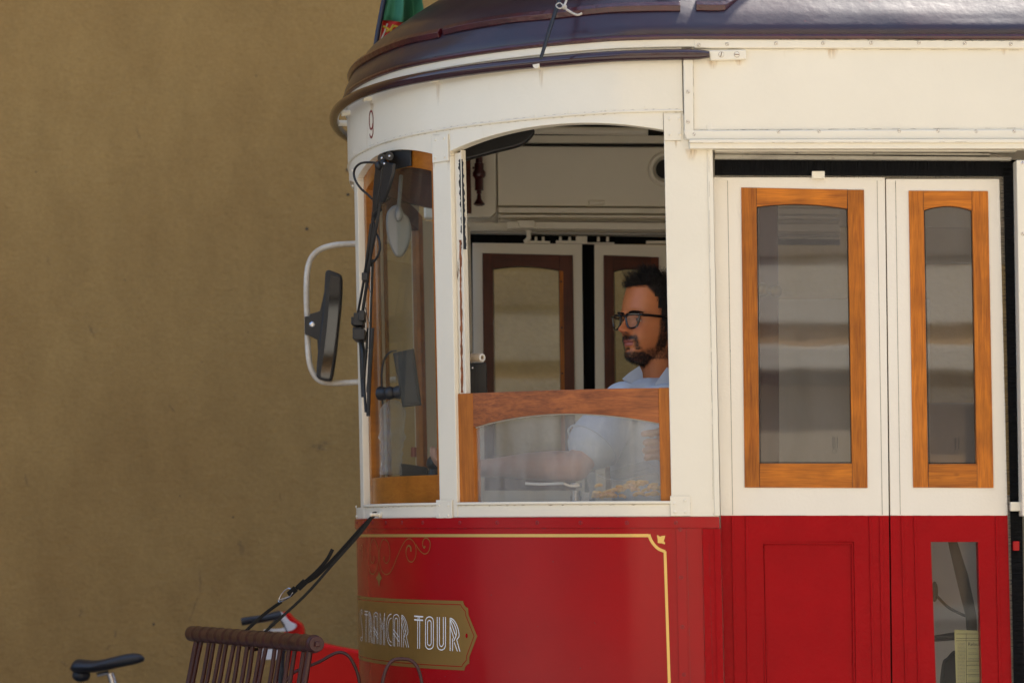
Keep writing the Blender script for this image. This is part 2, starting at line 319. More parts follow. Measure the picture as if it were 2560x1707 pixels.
def nrm(s):
    n = plan(s)[1]; return n
# outward normal check: near side must point to -Y
_sg = -1 if plan(.3)[1].y > 0 else 1
def SH(s, z, off=0):
    p, n = plan(s); p = p+n*_sg*off
    return Vector((p.x-LEAN*(z-EYE), p.y, z))
def SN(s): return plan(s)[1]*_sg
def pxof(P): return 1280+FPX*P.x/(D0+P.y), HY-FPX*(P.z-EYE)/(D0+P.y)
# silhouette s
def S_of(px, z, off=0):
    lo, hi = -1.5, SNOSE*.86
    for _ in range(50):
        mid = (lo+hi)/2
        if pxof(SH(mid, z, off))[0] > px: lo = mid
        else: hi = mid
    return (lo+hi)/2
def SZ(px, py, off=0):
    z = EYE+(HY-py)*(D0+.3)/FPX
    for _ in range(12):
        s = S_of(px, z, off); P = SH(s, z, off); z = EYE+(HY-py)*(D0+P.y)/FPX
    return s, z
def sp(px, py, off=0):
    s, z = SZ(px, py, off); return SH(s, z, off)
def panel(mb, s0, s1, zb, zt, o0, o1, n=None):      # thick curved panel between z functions
    n = n or max(2, int(abs(s1-s0)/.02)); fb = zb if callable(zb) else (lambda s: zb); ft = zt if callable(zt) else (lambda s: zt)
    vs = []; fs = []
    for i in range(n+1):
        s = s0+(s1-s0)*i/n; a, b_ = fb(s), ft(s)
        vs += [SH(s, a, o1), SH(s, b_, o1), SH(s, b_, o0), SH(s, a, o0)]
    for i in range(n):
        k = i*4
        for j in range(4): fs.append((k+j, k+4+j, k+4+(j+1) % 4, k+(j+1) % 4))
    fs += [(0, 1, 2, 3), (n*4+3, n*4+2, n*4+1, n*4)]
    return mb.add(vs, fs)
def ribbon(mb, sz, wdt, off=.0014, closed=False):      # flat painted line on the shell
    pts = [Vector((a, b_, 0)) for a, b_ in sz]; n = len(pts); vs = []
    ws = wdt if isinstance(wdt, list) else [wdt]*n
    for i in range(n):
        a = pts[(i-1) % n] if closed or i else pts[i]; b_ = pts[(i+1) % n] if closed or i < n-1 else pts[i]
        tn = (b_-a); tn = tn.normalized() if tn.length > 1e-9 else Vector((1, 0, 0)); nn = Vector((-tn.y, tn.x, 0))*ws[i]/2
        for q in (pts[i]+nn, pts[i]-nn): vs.append(SH(q.x, q.y, off))
    m_ = n if closed else n-1
    return mb.add(vs, [(2*i, 2*((i+1) % n), 2*((i+1) % n)+1, 2*i+1) for i in range(m_)])
def slab(mb, pts, Y, thick):      # outline in photo pixels at plane Y, going back by thick
    return mb.prism([W(x, y, Y) for x, y in pts], (0, thick, 0))
def rect(x0, y0, x1, y1, dx=0): return [(x0, y0), (x1, y0), (x1+dx, y1), (x0+dx, y1)]
def arc_pts(x0, y0, x1, y1, yc, n=14):      # arch from (x0,y0) to (x1,y1) with crown yc
    out = []
    for i in range(n+1):
        u = i/n; out.append((x0+(x1-x0)*u, y0+(y1-y0)*u-((y0+y1)/2-yc)*(1-(2*u-1)**2)))
    return out
# ------------------------------------------------------------------ the setting
def st(name, mb, m, **k): return tag(mb.build(name, m, **k), kind='structure')
st('ground', MB().box(-60, 60, -60, 60, -.5, 0, False), 'cobble', smooth=False)
st('road', MB().box(-60, 60, -8.6, 2.9, 0, .004, False), 'cobble', smooth=False)
st('pavement', MB().box(-60, 60, 2.9, 4.39, .0, .14, False), 'stone', bevel=.01)
st('pavement', MB().box(-60, 60, -11.49, -8.6, .0, .14, False), 'stone', bevel=.01)
for y in (.72, 1.62): st('tram_rail', MB().box(-60, 60, y, y+.06, .004, .009, False), 'steel')
o = MB().box(-30, 30, 4.4, 5.0, 0, 10.0, False).box(-30, 3.0, 4.41, 5.0, 10.0, 15.0, False).build('ochre_building', 'ochre_plaster', smooth=False)  # taller left block added out of view to shade the street
tag(o, 'tall windowless ochre plastered building wall behind the tram, speckled with small pits', 'building'); OB = o
tag(MB().box(-21, -18, -13, 4.3, 0, 5, False).build('added_end_block', 'end_grey', smooth=False), 'unseen low grey block added at the far left street end to cut horizon light', 'building')  # added unseen to dim horizon light and reflections on the nose
random.seed(77)
def patch(name, m_, x0, y0, x1, y1, wp, par):
    nr, ncol = 10, 5; vs = []; fa = []; q = [(random.uniform(-1, 1)*wp*.35) for _ in range(nr+1)]
    for i in range(nr+1):
        v_ = i/nr
        for j in range(ncol): u = j/(ncol-1)*2-1; vs.append(W(x0+(x1-x0)*v_+u*wp/2+q[i], y0+(y1-y0)*v_, 4.397)); fa.append((1-u*u)*math.sin(math.pi*v_)**.7)
    me = bpy.data.meshes.new('m'); me.from_pydata([tuple(v_) for v_ in vs], [], [(i*ncol+j, i*ncol+j+1, (i+1)*ncol+j+1, (i+1)*ncol+j) for i in range(nr) for j in range(ncol-1)])
    a_ = me.attributes.new('fade', 'FLOAT', 'POINT'); a_.data.foreach_set('value', fa); link(name, me, m_, par)
for a in ((222, 810, 238, 848, 9), (498, 1412, 502, 1484, 6), (500, 1480, 470, 1560, 5), (525, 1465, 552, 1492, 5), (596, 1345, 606, 1390, 12), (812, 1100, 800, 1130, 26), (790, 1108, 782, 1122, 18), (205, 1520, 200, 1545, 8), (288, 1574, 290, 1596, 6), (275, 1610, 264, 1626, 5), (120, 640, 124, 665, 7), (340, 320, 350, 350, 8), (60, 1180, 68, 1220, 7), (420, 1010, 436, 1030, 6), (700, 1230, 704, 1262, 5), (150, 1650, 172, 1668, 10)): patch('scuff', 'scuff', *a, OB)
for x, y, r in ((767, 572, 4), (868, 425, 4), (870, 487, 3.5), (384, 1560, 3), (583, 1292, 2.5), (640, 190, 1.6), (312, 700, 1.6), (505, 905, 1.4), (90, 430, 1.6), (450, 1240, 1.6), (620, 830, 1.3)):
    mb = MB(); c = W(x, y, 4.396); rr = r*(D0+4.4)/FPX; mb.add([c+Vector((math.cos(k*.7)*rr*random.uniform(.8, 1.2), 0, math.sin(k*.7)*rr)) for k in range(9)], [tuple(range(9))]); mb.build('pit', 'dark_in', OB, smooth=False)
OB = None
tag(MB().box(-18, -5.55, -12.5, -11.5, 0, 4.6, False).build('added_dark_block', 'reflection_dark', smooth=False), 'unseen low dark block added left of the pale shuttered building to darken the dash reflection', 'wall')  # added out of view so the curved red dash reflects something dark
fb = thing('facade_building', (0, -11.5, 0), 'pale sunlit building with stone bands and shuttered windows across the street', 'building')
mbw = MB(); cols = [(-4.8+2.6*i) for i in range(8)]; rows = [(1.1, 2.55), (4.6, 6.6), (8.0, 9.8)]
xs = [-5.5]+[v_ for c in cols for v_ in (c, c+1.1)]+[18]
for i in range(0, len(xs)-1, 2): mbw.box(xs[i], xs[i+1], -11.9, -11.5, 0, 12, False)
for c in cols:
    zz = 0
    for a, b_ in rows: mbw.box(c, c+1.1, -11.9, -11.5, zz, a, False); zz = b_
    mbw.box(c, c+1.1, -11.9, -11.5, zz, 12, False)
mbw.build('wall', 'facade_cream', fb, smooth=False)
for z0, z1, dd, mm in ((0, .8, .06, 'stone'), (2.68, 2.77, .05, 'iron'), (2.78, 2.97, .22, 'facade_white'), (2.972, 3.13, .10, 'facade_brown'), (3.132, 3.60, .16, 'facade_white'), (3.602, 4.22, .2, 'facade_grey'), (7.2, 7.5, .2, 'facade_white'), (11.3, 11.7, .25, 'facade_white')):
    MB().box(-5.5, 18, -11.5, -11.5+dd, z0, z1, False).build('cornice', mm, fb, bevel=.02)
for c in cols:
    for a, b_ in rows:
        fr = MB(); fr.box(c-.12, c, -11.5, -11.44, a-.1, b_+.12, False); fr.box(c+1.1, c+1.22, -11.5, -11.44, a-.1, b_+.12, False)
        fr.box(c, c+1.1, -11.5, -11.44, b_, b_+.12, False); fr.box(c, c+1.1, -11.5, -11.42, a-.1, a, False)
        wf = fr.build('window', 'facade_white', fb, smooth=False)
        g_ = MB().box(c, c+1.1, -11.72, -11.70, a, b_, False).build('pane', 'black_gloss', wf, smooth=False)
        MB().box(c, c+.30, -11.62, -11.58, a, b_, False).box(c+.8, c+1.1, -11.62, -11.58, a, b_, False).build('shutter', 'shutter' if a > 4 else 'facade_brown', wf, smooth=False)
for j, c in enumerate(cols):
    br = MB(); br.box(c-.2, c+1.3, -11.5, -11.15, 4.45, 4.55, False); br.tube([(c-.2, -11.17, 5.35), (c+1.3, -11.17, 5.35)], .02, 6)
    for k in range(16): br.tube([(c-.2+k*.1, -11.17, 4.5), (c-.2+k*.1, -11.17, 5.35)], .008, 5)
    br.build('balcony', 'iron', fb)
# ------------------------------------------------------------------ the tram
TR = thing('vintage_tram', (.5, 1.2, 0), 'vintage red and cream tram with wooden window frames and a curved open cab', 'tram')
Z_SILL, Z_BELT, Z_BAND, Z_BEAD, Z_TOP, Z_FLOOR = 1.694, 1.654, 1.623, 2.777, 2.974, .75
sPR, sPL = S_of(1134, 2.2), S_of(1090, 2.2)      # pillar between side window and windscreen
sWR = S_of(1669, 2.2); sWS = S_of(901, 2.2)
sCR = -.075
sNS = 2*SNOSE
mir = lambda s: sNS-s
sP2 = sWS+.055                                   # post left of the windscreen
sFA = min([mir(sPL)-.6+.004*i for i in range(150)], key=lambda s_: abs(pxof(SH(s_, 2.2, -.03))[0]-1052))
opens = [(sWR, sPR, 2.724, 2.712, 2.755), (sPL, sWS, 2.712, 2.706, 2.748), (sP2, mir(sP2), 2.70, 2.70, 2.735), (mir(sWS), sFA, 2.706, 2.712, 2.748)]
def arch(s):
    for a, b_, za, zb, zc in opens:
        if a <= s <= b_:
            u = (s-a)/(b_-a); return za+(zb-za)*u+((zc-(za+zb)/2))*(1-(2*u-1)**2)
    return 2.700
sSeam = S_of(1707, 2.8); sFar = mir(sPL)+.02
# lower frieze with arched openings, one piece per bay so that the corners stay sharp
fr = MB()
e = .0005
for a, b_, *_ in opens: panel(fr, a+e, b_-e, arch, Z_BEAD, -.035, 0)
for a, b_ in ((sSeam, sWR), (sPR, sPL), (sWS, sP2), (mir(sP2), mir(sWS))): panel(fr, a, b_, 2.70, Z_BEAD, -.035, .0)
fr.build('window_header', 'cream', TR, bevel=.0015)
panel(MB(), 0, 1, 0, 1, 0, 1)
mb = MB(); panel(mb, sSeam, mir(.0), Z_BEAD+.004, Z_TOP, -.03, .003); mb.build('fascia', 'cream', TR, bevel=.0015)
mb = MB(); mb.tube([SH(sSeam+(mir(0)-sSeam)*i/140, Z_BEAD+.001, .001) for i in range(141)], .0042, 8); mb.build('fascia_bead', 'cream', TR)
mb = MB(); panel(mb, sSeam-.6, mir(0), Z_TOP-.022, Z_TOP+.004, .003, .010); mb.build('roof_lip', 'cream', TR, bevel=.002)
# pillars and posts
for nm, a, b_, z1 in (('corner_post', sCR, sWR, Z_BEAD-.01), ('pillar', sPR, sPL, 2.70), ('pillar', sWS, sP2, 2.70), ('pillar', mir(sP2), mir(sWS), 2.70), ('pillar', sFA, mir(sPR), 2.70)):
    mb = MB(); panel(mb, a, b_, Z_BELT, z1, -.045, 0 if nm == 'pillar' else .0005); mb.build(nm, 'cream', TR, bevel=.002)
# belt rail below the windows
mb = MB()
for a, b_ in ((sWR, sPR), (sPL, sWS), (sP2, mir(sP2)), (mir(sWS), sFA)): panel(mb, a, b_, Z_BELT, Z_SILL-.004, -.04, -.001)
mb.build('belt_rail', 'cream', TR, bevel=.002)
mb = MB()
for a, b_ in ((sWR, sPR), (sPL, sWS)): panel(mb, a, b_, Z_SILL-.004, Z_SILL+.004, -.05, .004)
mb.build('window_sill', 'cream', TR, bevel=.002)
# inner jamb with chipped paint, left of the side window
mb = MB(); panel(mb, sPR-.027, sPR-.001, 1.70, 2.708, -.036, -.016, 4); mb.build('chipped_jamb', 'cream_chipped', TR, bevel=.002)
mb = MB(); panel(mb, sPR-.031, sPR-.0275, 1.70, 2.715, -.034, -.014, 2); mb.build('jamb_bead', 'cream', TR, bevel=.001)
# red dash
mb = MB(); panel(mb, sCR, mir(0), .62, Z_BAND+.01, -.03, 0); mb.build('dash_panel', 'red', TR)
mb = MB(); panel(mb, sCR, mir(0), Z_BAND, Z_BELT, -.03, .0045); mb.build('dash_band', 'red', TR, bevel=.0015)
a = S_of(1692, 1.5); b_ = S_of(1716, 1.5)
mb = MB(); panel(mb, b_, a, .62, Z_BAND-.001, -.01, .0035, 3); mb.build('dash_strip', 'red', TR, bevel=.001)
a = S_of(1757, 1.5)
mb = MB(); panel(mb, sCR-.001, a, .62, Z_BAND-.0015, -.01, .0025, 4); panel(mb, sCR-.003, S_of(1787, 1.5), .62, Z_BAND-.0015, .002, .005, 2); mb.build('corner_plate', 'red_door', TR, bevel=.001)
mb = MB(); panel(mb, sCR-.002, S_of(1776, 2.2), Z_BELT+.003, 2.74, -.03, .0035, 3); mb.build('corner_bead', 'cream', TR, bevel=.002)
mb = MB(); mb.tube([SH(sSeam+.4+(.75)*i/40, .66, .01) for i in range(41)], .03, 8); mb.build('bumper_bar', 'tube_brown', TR)
# cover plates with rivets
def dome(name, P, N, r, h, m, slot=True, parent=TR):
    mb = MB(); N = Vector(N).normalized(); u = N.orthogonal().normalized(); v_ = N.cross(u); prof = [(1, 0), (.97, .45), (.75, .85), (.4, 1), (0, 1.05)]
    vs = []; seg = 14
    for q, hh in prof:
        for k in range(seg): a = 2*math.pi*k/seg; vs.append(P+(u*math.cos(a)+v_*math.sin(a))*r*q+N*h*hh)
    mb.add(vs, [(i*seg+k, i*seg+(k+1) % seg, (i+1)*seg+(k+1) % seg, (i+1)*seg+k) for i in range(len(prof)-1) for k in range(seg)])
    o = mb.build(name, m, parent)
    if slot:
        a = random.uniform(0, 3.14); d = (u*math.cos(a)+v_*math.sin(a)); e_ = N.cross(d)
        if m == 'red': MB().tube([P+N*.0002+(u*math.cos(k*.52)+v_*math.sin(k*.52))*r*1.05 for k in range(12)], .0006, 4, closed=True).build('paint_ring', 'dark_red', o)
        if m.startswith('cream'): MB().tube([P+N*.0002+(u*math.cos(k*.52)+v_*math.sin(k*.52))*r*1.03 for k in range(12)], .00045, 4, closed=True).build('rust_ring', 'rust', o)
        sb = MB(); c = P+N*h*1.0; sb.prism([c-d*r*.85-e_*r*.13, c+d*r*.85-e_*r*.13, c+d*r*.85+e_*r*.13, c-d*r*.85+e_*r*.13], N*h*.12); sb.build('slot', 'rust' if m != 'red' else 'dark_red', o, smooth=False)
    return o
def plate(px0, py0, px1, py1, riv, off=.0005):
    s0, z0 = SZ(px1, (py0+py1)/2); s1, _ = SZ(px0, (py0+py1)/2); zt = SZ((px0+px1)/2, py0)[1]; zb = SZ((px0+px1)/2, py1)[1]
    mb = MB(); panel(mb, s0, s1, zb, zt, off, off+.0028, 3); pl_ = mb.build('cover_plate', 'cream', TR, bevel=.0008)
    for x, y in riv: s, z = SZ(x, y); dome('rivet', SH(s, z, off+.0028), SN(s), .0042, .0022, 'cream', False, pl_)
plate(1083, 338, 1123, 405, [(1091, 350), (1112, 346), (1091, 395), (1114, 393)], .0015)
plate(1660, 285, 1703, 352, [(1673, 299), (1697, 297), (1675, 337), (1699, 336)], .0015)
plate(1093, 1249, 1133, 1296, [(1100, 1262), (1123, 1262), (1100, 1288), (1123, 1288)], .0015)
plate(1676, 1239, 1726, 1289, [(1686, 1258), (1712, 1250), (1687, 1279), (1713, 1279)], .0015)
for x, y in ((878, 392), (886, 383), (905, 372), (931, 361), (966, 350), (1009, 339), (1060, 328), (1120, 319), (1188, 310), (1256, 299), (1336, 290), (1422, 282), (1515, 275), (1612, 269)):
    s, z = SZ(x, y); dome('rivet', SH(s, z, .003), SN(s), .0028, .0012, 'cream', False)
for x in (893, 912, 935, 968, 1008, 1060, 1152, 1245, 1345, 1453, 1568, 1690):
    s, z = SZ(x, 1306); dome('screw', SH(s, z, .0045), SN(s), .0048, .0016, 'red')
for x, y in ((1701, 1323), (1703, 1443), (1706, 1566), (1710, 1685)):
    s, z = SZ(x, y); dome('screw', SH(s, z, .0035), SN(s), .0048, .0016, 'red')
for x, y in ((877, 421), (878, 460), (884, 1266), (885, 1290)):
    s, z = SZ(x+12, y); dome('rivet', SH(s+.05, z, .001), SN(s+.05), .0045, .004, 'cream', False)
# ------------------------------------------------------------------ body side above the doors
TX = 4250
mb = MB(); slab(mb, [(1730, 118), (TX, 118), (TX, 326), (1730, 326)], -.003, .03); mb.build('side_fascia', 'cream', TR, bevel=.0015)
mb = MB(); slab(mb, [(1708, 148), (1732, 148), (1734, 330), (1711, 330)], -.013, .02); mb.build('seam_strip', 'cream', TR, bevel=.003, seg=3)
mb = MB(); slab(mb, [(1708, 326), (TX, 320), (TX, 346), (1716, 350)], -.014, .02); mb.build('side_moulding', 'cream', TR, bevel=.004, seg=3)
mb = MB(); slab(mb, [(1723, 351), (TX, 346), (TX, 372), (1724, 372)], -.022, .035); slab(mb, [(1723, 349), (TX, 345), (TX, 356), (1723, 358)], -.027, .03); mb.build('side_ledge', 'cream', TR, bevel=.002)
mb = MB(); slab(mb, [(1735, 98), (TX, 104), (TX, 124), (1735, 121)], -.012, .02); mb.build('side_bead', 'cream', TR, bevel=.004, seg=3)
for x, y in ((1747, 113), (1818, 111), (1940, 109), (2058, 108), (2178, 108), (2297, 107), (2412, 109), (2527, 111), (1720, 230), (1720, 305), (1735, 336), (1946, 330), (2047, 329), (2248, 328), (2345, 328), (2440, 329), (2535, 329)):
    dome('screw', W(x, y, -.0125 if y < 120 else -.0135), (0, -1, 0), .0045, .0012, 'cream')
# underside of the ledge, weathered guide rails and the brush seals
mb = MB(); slab(mb, [(1787, 373), (2542, 373), (2542, 378), (1787, 378)], .015, .06); mb.build('door_soffit', 'cream_in', TR)
mb = MB(); slab(mb, [(1787, 379), (2478, 383), (2478, 389), (1787, 385)], .030, .04); slab(mb, [(1787, 386), (2530, 393), (2530, 401), (1787, 397)], .026, .04); mb.build('door_guide_rail', 'old_trim', TR, bevel=.0015)
random.seed(11)
def brush(mb, x0, x1, y0, y1, Y, horiz=False, step=2.6):
    n = int(((y1-y0) if horiz else (x1-x0))/step)
    for layer in range(3):
        for i in range(n):
            t_ = (i+random.random())*step; j = random.uniform(-4, 4)
            if horiz:
                ya = y0+t_; xe = x0+random.uniform(-3, 4)+ (12 if random.random() < .0 else 0); P0 = W(x1+ya*0, ya, Y+layer*.004); P1 = W(xe, ya+j*.6, Y-.002+layer*.004)
                mb.add([P0+Vector((0, 0, .0012)), P0-Vector((0, 0, .0012)), P1], [(0, 1, 2)])
            else:
                xa = x0+t_; ye = y1+random.uniform(-4, 3); P0 = W(xa, y0, Y+layer*.004); P1 = W(xa+j*.5, ye, Y-.002+layer*.004)
                mb.add([P0+Vector((.0012, 0, 0)), P0-Vector((.0012, 0, 0)), P1], [(0, 1, 2)])
mb = MB(); slab(mb, [(1787, 397), (2545, 400), (2545, 441), (1787, 438)], .050, .004); brush(mb, 1788, 2030, 398, 442, .044); brush(mb, 2063, 2500, 399, 445, .044); brush(mb, 2030, 2063, 398, 421, .044)
mb.build('brush_seal', 'brush', TR, smooth=False)
mb = MB(); mb.prism([W(2508, 400, .05), W(2545, 400, .05), W(2562, 1760, .05), W(2536, 1760, .05)], (0, .004, 0))
for layer in range(3):
    for i in range(560):
        ya = 405+(i+random.random())*2.4; u = (ya-400)/1300; x1 = 2543+18*u; x0 = 2500+30*u
        P0 = W(x1, ya, .044+layer*.003); P1 = W(x0+random.uniform(-7, 5), ya+random.uniform(-5, 5), .042+layer*.003)
        mb.add([P0+Vector((0, 0, .0013)), P0-Vector((0, 0, .0013)), P1], [(0, 1, 2)])
mb.build('brush_seal', 'brush_h', TR, smooth=False)
mb = MB(); slab(mb, [(2030, 428), (2062, 428), (2062, 446), (2030, 446)], .038, .03); mb.build('hanger_bracket', 'cream', TR, bevel=.001)
# ------------------------------------------------------------------ folding door leaves
DY = .055
def leaf(xl0, xl1, xr0, xr1, Ya=DY):      # top-left, bottom-left, top-right, bottom-right
    lf = None
    xl = lambda y: xl0+(xl1-xl0)*(y-440)/(1290-440); xr = lambda y: xr0+(xr1-xr0)*(y-440)/(1290-440)
    return xl, xr
def door(xl, xr, top, win, low, lowglass):
    # win: outer wooden frame corners (tl, tr, br, bl); the cream panel is built round it so the frame sits in a real opening
    (tlx, tly), (trx, try_), (brx, bry), (blx, bly) = win
    mb = MB()
    slab(mb, [(xl(top), top), (xr(top), top), (xr(tly), try_), (trx, try_), (tlx, tly), (xl(tly), tly)], DY, .035)
    slab(mb, [(xl(tly), tly), (tlx, tly), (blx, bly), (xl(bly), bly)], DY, .035)
    slab(mb, [(trx, try_), (xr(try_), try_), (xr(bry), bry), (brx, bry)], DY, .035)
    slab(mb, [(xl(bly), bly), (blx, bly), (brx, bry), (xr(bry), bry), (xr(1288), 1288), (xl(1288), 1288)], DY, .035)
    d = mb.build('door_leaf', 'cream_door', TR)
    (a, b0), (c, _), (dx, dy), (ex, ey) = low
    mb = MB()
    slab(mb, [(xl(1288), 1288), (xr(1288), 1288), (xr(b0), b0), (c, b0), (a, b0), (xl(b0), b0)], DY, .035)
    slab(mb, [(xl(b0), b0), (a, b0), (ex, ey), (xl(ey), ey)], DY, .035)
    slab(mb, [(c, b0), (xr(b0), b0), (xr(dy), dy), (dx, dy)], DY, .035)
    lo = mb.build('lower_panel', 'red_door', TR)
    if not lowglass:
        mb = MB(); slab(mb, [(a-4, b0-4), (c+4, b0-4), (dx+4, dy), (ex-4, ey)], DY+.010, .014); mb.build('recessed_field', 'red_door', lo)
        mb = MB()
        for P in ([(a, b0), (c, b0), (c-7, b0+7), (a+7, b0+7)], [(a, b0), (a+7, b0+7), (ex+7, ey), (ex, ey)], [(c, b0), (dx, dy), (dx-7, dy), (c-7, b0+7)]):
            slab(mb, P, DY+.004, .006)
        mb.build('panel_moulding', 'red_door', lo, bevel=.002)
    return d, lo
def win_frame(parent, win, gl, Y, mats=('pine_v', 'pine_h'), gm='glass_door', th=.03, crown=9, proud=.004):
    (tlx, tly), (trx, try_), (brx, bry), (blx, bly) = win; (gx0, gy0), (gx1, gy1), (gx2, gy2), (gx3, gy3) = gl   # glass: tl tr br bl
    wf = MB(); slab(wf, [(tlx, tly), (gx0, tly+(try_-tly)*(gx0-tlx)/(trx-tlx)), (gx3, bly), (blx, bly)], Y-proud, th)
    f1 = wf.build('window_frame', mats[0], parent, bevel=.0012)
    wf = MB(); slab(wf, [(gx1, try_), (trx, try_), (brx, bry), (gx2, bry)], Y-proud, th); wf.build('window_stile', mats[0], parent, bevel=.0012)
    wf = MB(); arc = arc_pts(gx0, gy0, gx1, gy1, (gy0+gy1)/2-crown, 14)
    ty = lambda x: tly+(try_-tly)*(x-tlx)/(trx-tlx)
    slab(wf, [(gx0, ty(gx0)), (gx1, ty(gx1))]+arc[::-1], Y-proud+.0006, th-.001); wf.build('window_top_rail', mats[1], parent, bevel=.0012)
    wf = MB(); slab(wf, [(gx3, gy3), (gx2, gy2), (gx2, bry), (gx3, bly)], Y-proud+.0006, th-.001); wf.build('window_bottom_rail', mats[1], parent, bevel=.0012)
    g = MB(); slab(g, [(gx0-3, gy0-crown*1.6), (gx1+3, gy1-crown*1.6), (gx2+3, gy2+3), (gx3-3, gy3+3)], Y+.010, .004)
    pn = g.build('pane', gm, parent, smooth=False)
    # thin dark putty line
    p = MB()
    def strip(A, B, wdt):
        A = W(*A, Y+.0085); B = W(*B, Y+.0085); d = (B-A).normalized(); n = Vector((-d.z, 0, d.x))*wdt; p.prism([A, B, B+n, A+n], (0, .003, 0))
    strip((gx0+1, gy0), (gx3+1, gy3), .0022); strip((gx1-1, gy1), (gx2-1, gy2), -.0022); strip((gx3, gy3-1), (gx2, gy2-1), .0025)
    q_ = MB()
    for (xa, ya), (xb, yb) in (((gx0, ty(gx0)), (gx0, gy0)), ((gx1, ty(gx1)), (gx1, gy1)), ((gx3, gy3), (gx3, bly)), ((gx2, gy2), (gx2, bry))):
        A = W(xa, ya, Y-proud-.0002); B = W(xb, yb, Y-proud-.0002); q_.prism([A+Vector((-.0004, 0, 0)), B+Vector((-.0005, 0, 0)), B+Vector((.0005, 0, 0)), A+Vector((.0003, 0, 0))], (0, .0004, 0))
    tag(q_.build('joint_line', 'dark_in', parent, smooth=False), kind='stuff')
    for k in range(len(arc)-1): strip((arc[k][0], arc[k][1]+1), (arc[k+1][0], arc[k+1][1]+1), -.002)
    p.build('putty_line', 'dark_in', parent, smooth=False)
    return pn
xl, xr = leaf(1783, 1802, 2212, 2222)
w1 = [(1853, 469), (2160, 475), (2169, 1219), (1862, 1218)]
d1, l1 = door(xl, xr, 444, w1, [(1903, 1353), (2135, 1353), (2141, 1760), (1911, 1760)], False)
p1_ = win_frame(d1, w1, [(1891, 517), (2119, 522), (2131, 1158), (1899, 1158)], DY)
xl2, xr2 = leaf(2215, 2226, 2498, 2519)
w2 = [(2272, 477), (2470, 478), (2484, 1219), (2283, 1218)]
d2, l2 = door(xl2, xr2, 448, w2, [(2327, 1354), (2445, 1354), (2456, 1760), (2342, 1760)], True)
p2_ = win_frame(d2, w2, [(2309, 526), (2430, 526), (2443, 1159), (2321, 1159)], DY, crown=11)
mb = MB(); slab(mb, [(2322, 1350), (2450, 1350), (2462, 1760), (2336, 1760)], DY+.012, .004); mb.build('lower_pane', 'glass_low', l2, smooth=False)
for pn, x, y in ((p1_, 2092, 1130), (p2_, 2396, 1133)):      # small etched maker's block and approval ring, running down the glass
    Yg = DY+.0095; mk = MB()
    for k, (dx, ln) in enumerate(((0, 26), (-4, 24), (-8, 28), (-11, 26))):
        yy = y-38
        while yy < y-38+ln:
            seg = random.choice((1.2, 2, 3)); mk.prism([W(x+dx, yy, Yg), W(x+dx+(2 if k in (0, 2) else 1), yy, Yg), W(x+dx+(2 if k in (0, 2) else 1), yy+seg, Yg), W(x+dx, yy+seg, Yg)], (0, .0004, 0)); yy += seg+1
    rg = [W(x-6+5*math.cos(a), y-3+6*math.sin(a), Yg) for a in [i*math.pi/8 for i in range(16)]]
    mk.tube(rg, .0004, 4, closed=True); mk.tube([W(x-8, y-3, Yg), W(x-4, y-3, Yg)], .0004, 4); mk.build('etched_mark', 'ink', pn, smooth=False)
# long vertical board joints in both leaves
mb = MB()
for x0, x1 in ((1818, 1831), (2192, 2205), (2238, 2250)):
    mb = MB(); slab(mb, [(x0, 452), (x0+1.6, 452), (x1+1.6, 1286), (x1, 1286)], DY-.0006, .001); mb.build('board_joint', 'old_trim', TR, smooth=False)
mb = MB()
for x0, x1, wd in ((1828, 1836, 5), (1863, 1868, 5), (2172, 2182, 5), (2198, 2206, 8), (2252, 2264, 5), (2284, 2296, 5), (2488, 2498, 6)):
    mb = MB(); slab(mb, [(x0, 1290), (x0+wd, 1290), (x1+wd, 1750), (x1, 1750)], DY-.0035, .005); mb.build('panel_strip', 'red_door', TR, bevel=.0012)
mb = MB(); slab(mb, [(2213, 446), (2217, 446), (2229, 1750), (2224, 1750)], DY+.02, .01); mb.build('door_gap', 'dark_in', TR, smooth=False)
mb = MB(); slab(mb, [(1786, 440), (1800, 440), (1826, 1750), (1806, 1750)], DY+.008, .03); mb.build('door_jamb', 'cream_door', TR)
mb = MB(); slab(mb, [(1804, 1292), (1830, 1292), (1845, 1750), (1812, 1750)], DY+.004, .03); mb.build('door_jamb', 'red_door', TR)
# post right of the doors, further windows and the rest of the body outside the frame
mb = MB(); slab(mb, [(2541, 400), (2700, 400), (2715, 1290), (2556, 1290)], -.004, .06); mb.build('door_post', 'cream', TR, bevel=.003)
mb = MB(); slab(mb, [(2527, 1254), (2552, 1254), (2552, 1277), (2527, 1277)], .025, .02); mb.build('door_catch', 'cream', TR, bevel=.002)
mb = MB(); slab(mb, [(2533, 1352), (2549, 1352), (2549, 1376), (2533, 1376)], .03, .02); mb.build('door_catch', 'red', TR, bevel=.002)
dome('screw', W(2556, 408, -.004), (0, -1, 0), .0045, .0015, 'steel'); dome('screw', W(2557, 585, -.004), (0, -1, 0), .0045, .0015, 'cream')
mb = MB(); mb.box(1.52, 3.4, -.004, .04, .62, 1.66); mb.build('side_panel', 'red', TR, bevel=.004)
mb = MB(); mb.box(1.62, 3.4, 0, .04, 1.665, 1.76); mb.box(2.35, 2.45, 0, .04, 1.76, 2.70); mb.box(3.3, 3.4, 0, .04, 1.76, 2.70); mb.box(1.62, 3.4, 0, .04, 2.64, 2.705); mb.build('side_frame', 'cream', TR, bevel=.003)
mb = MB(); mb.box(1.65, 2.35, .015, .02, 1.76, 2.64); mb.box(2.45, 3.3, .015, .02, 1.76, 2.64); mb.build('side_pane', 'glass_door', TR, smooth=False)
mb = MB(); mb.box(.45, 3.4, 2.34, 2.39, .62, 3.0, False); mb.box(3.36, 3.4, .05, 2.34, .62, 3.0, False)
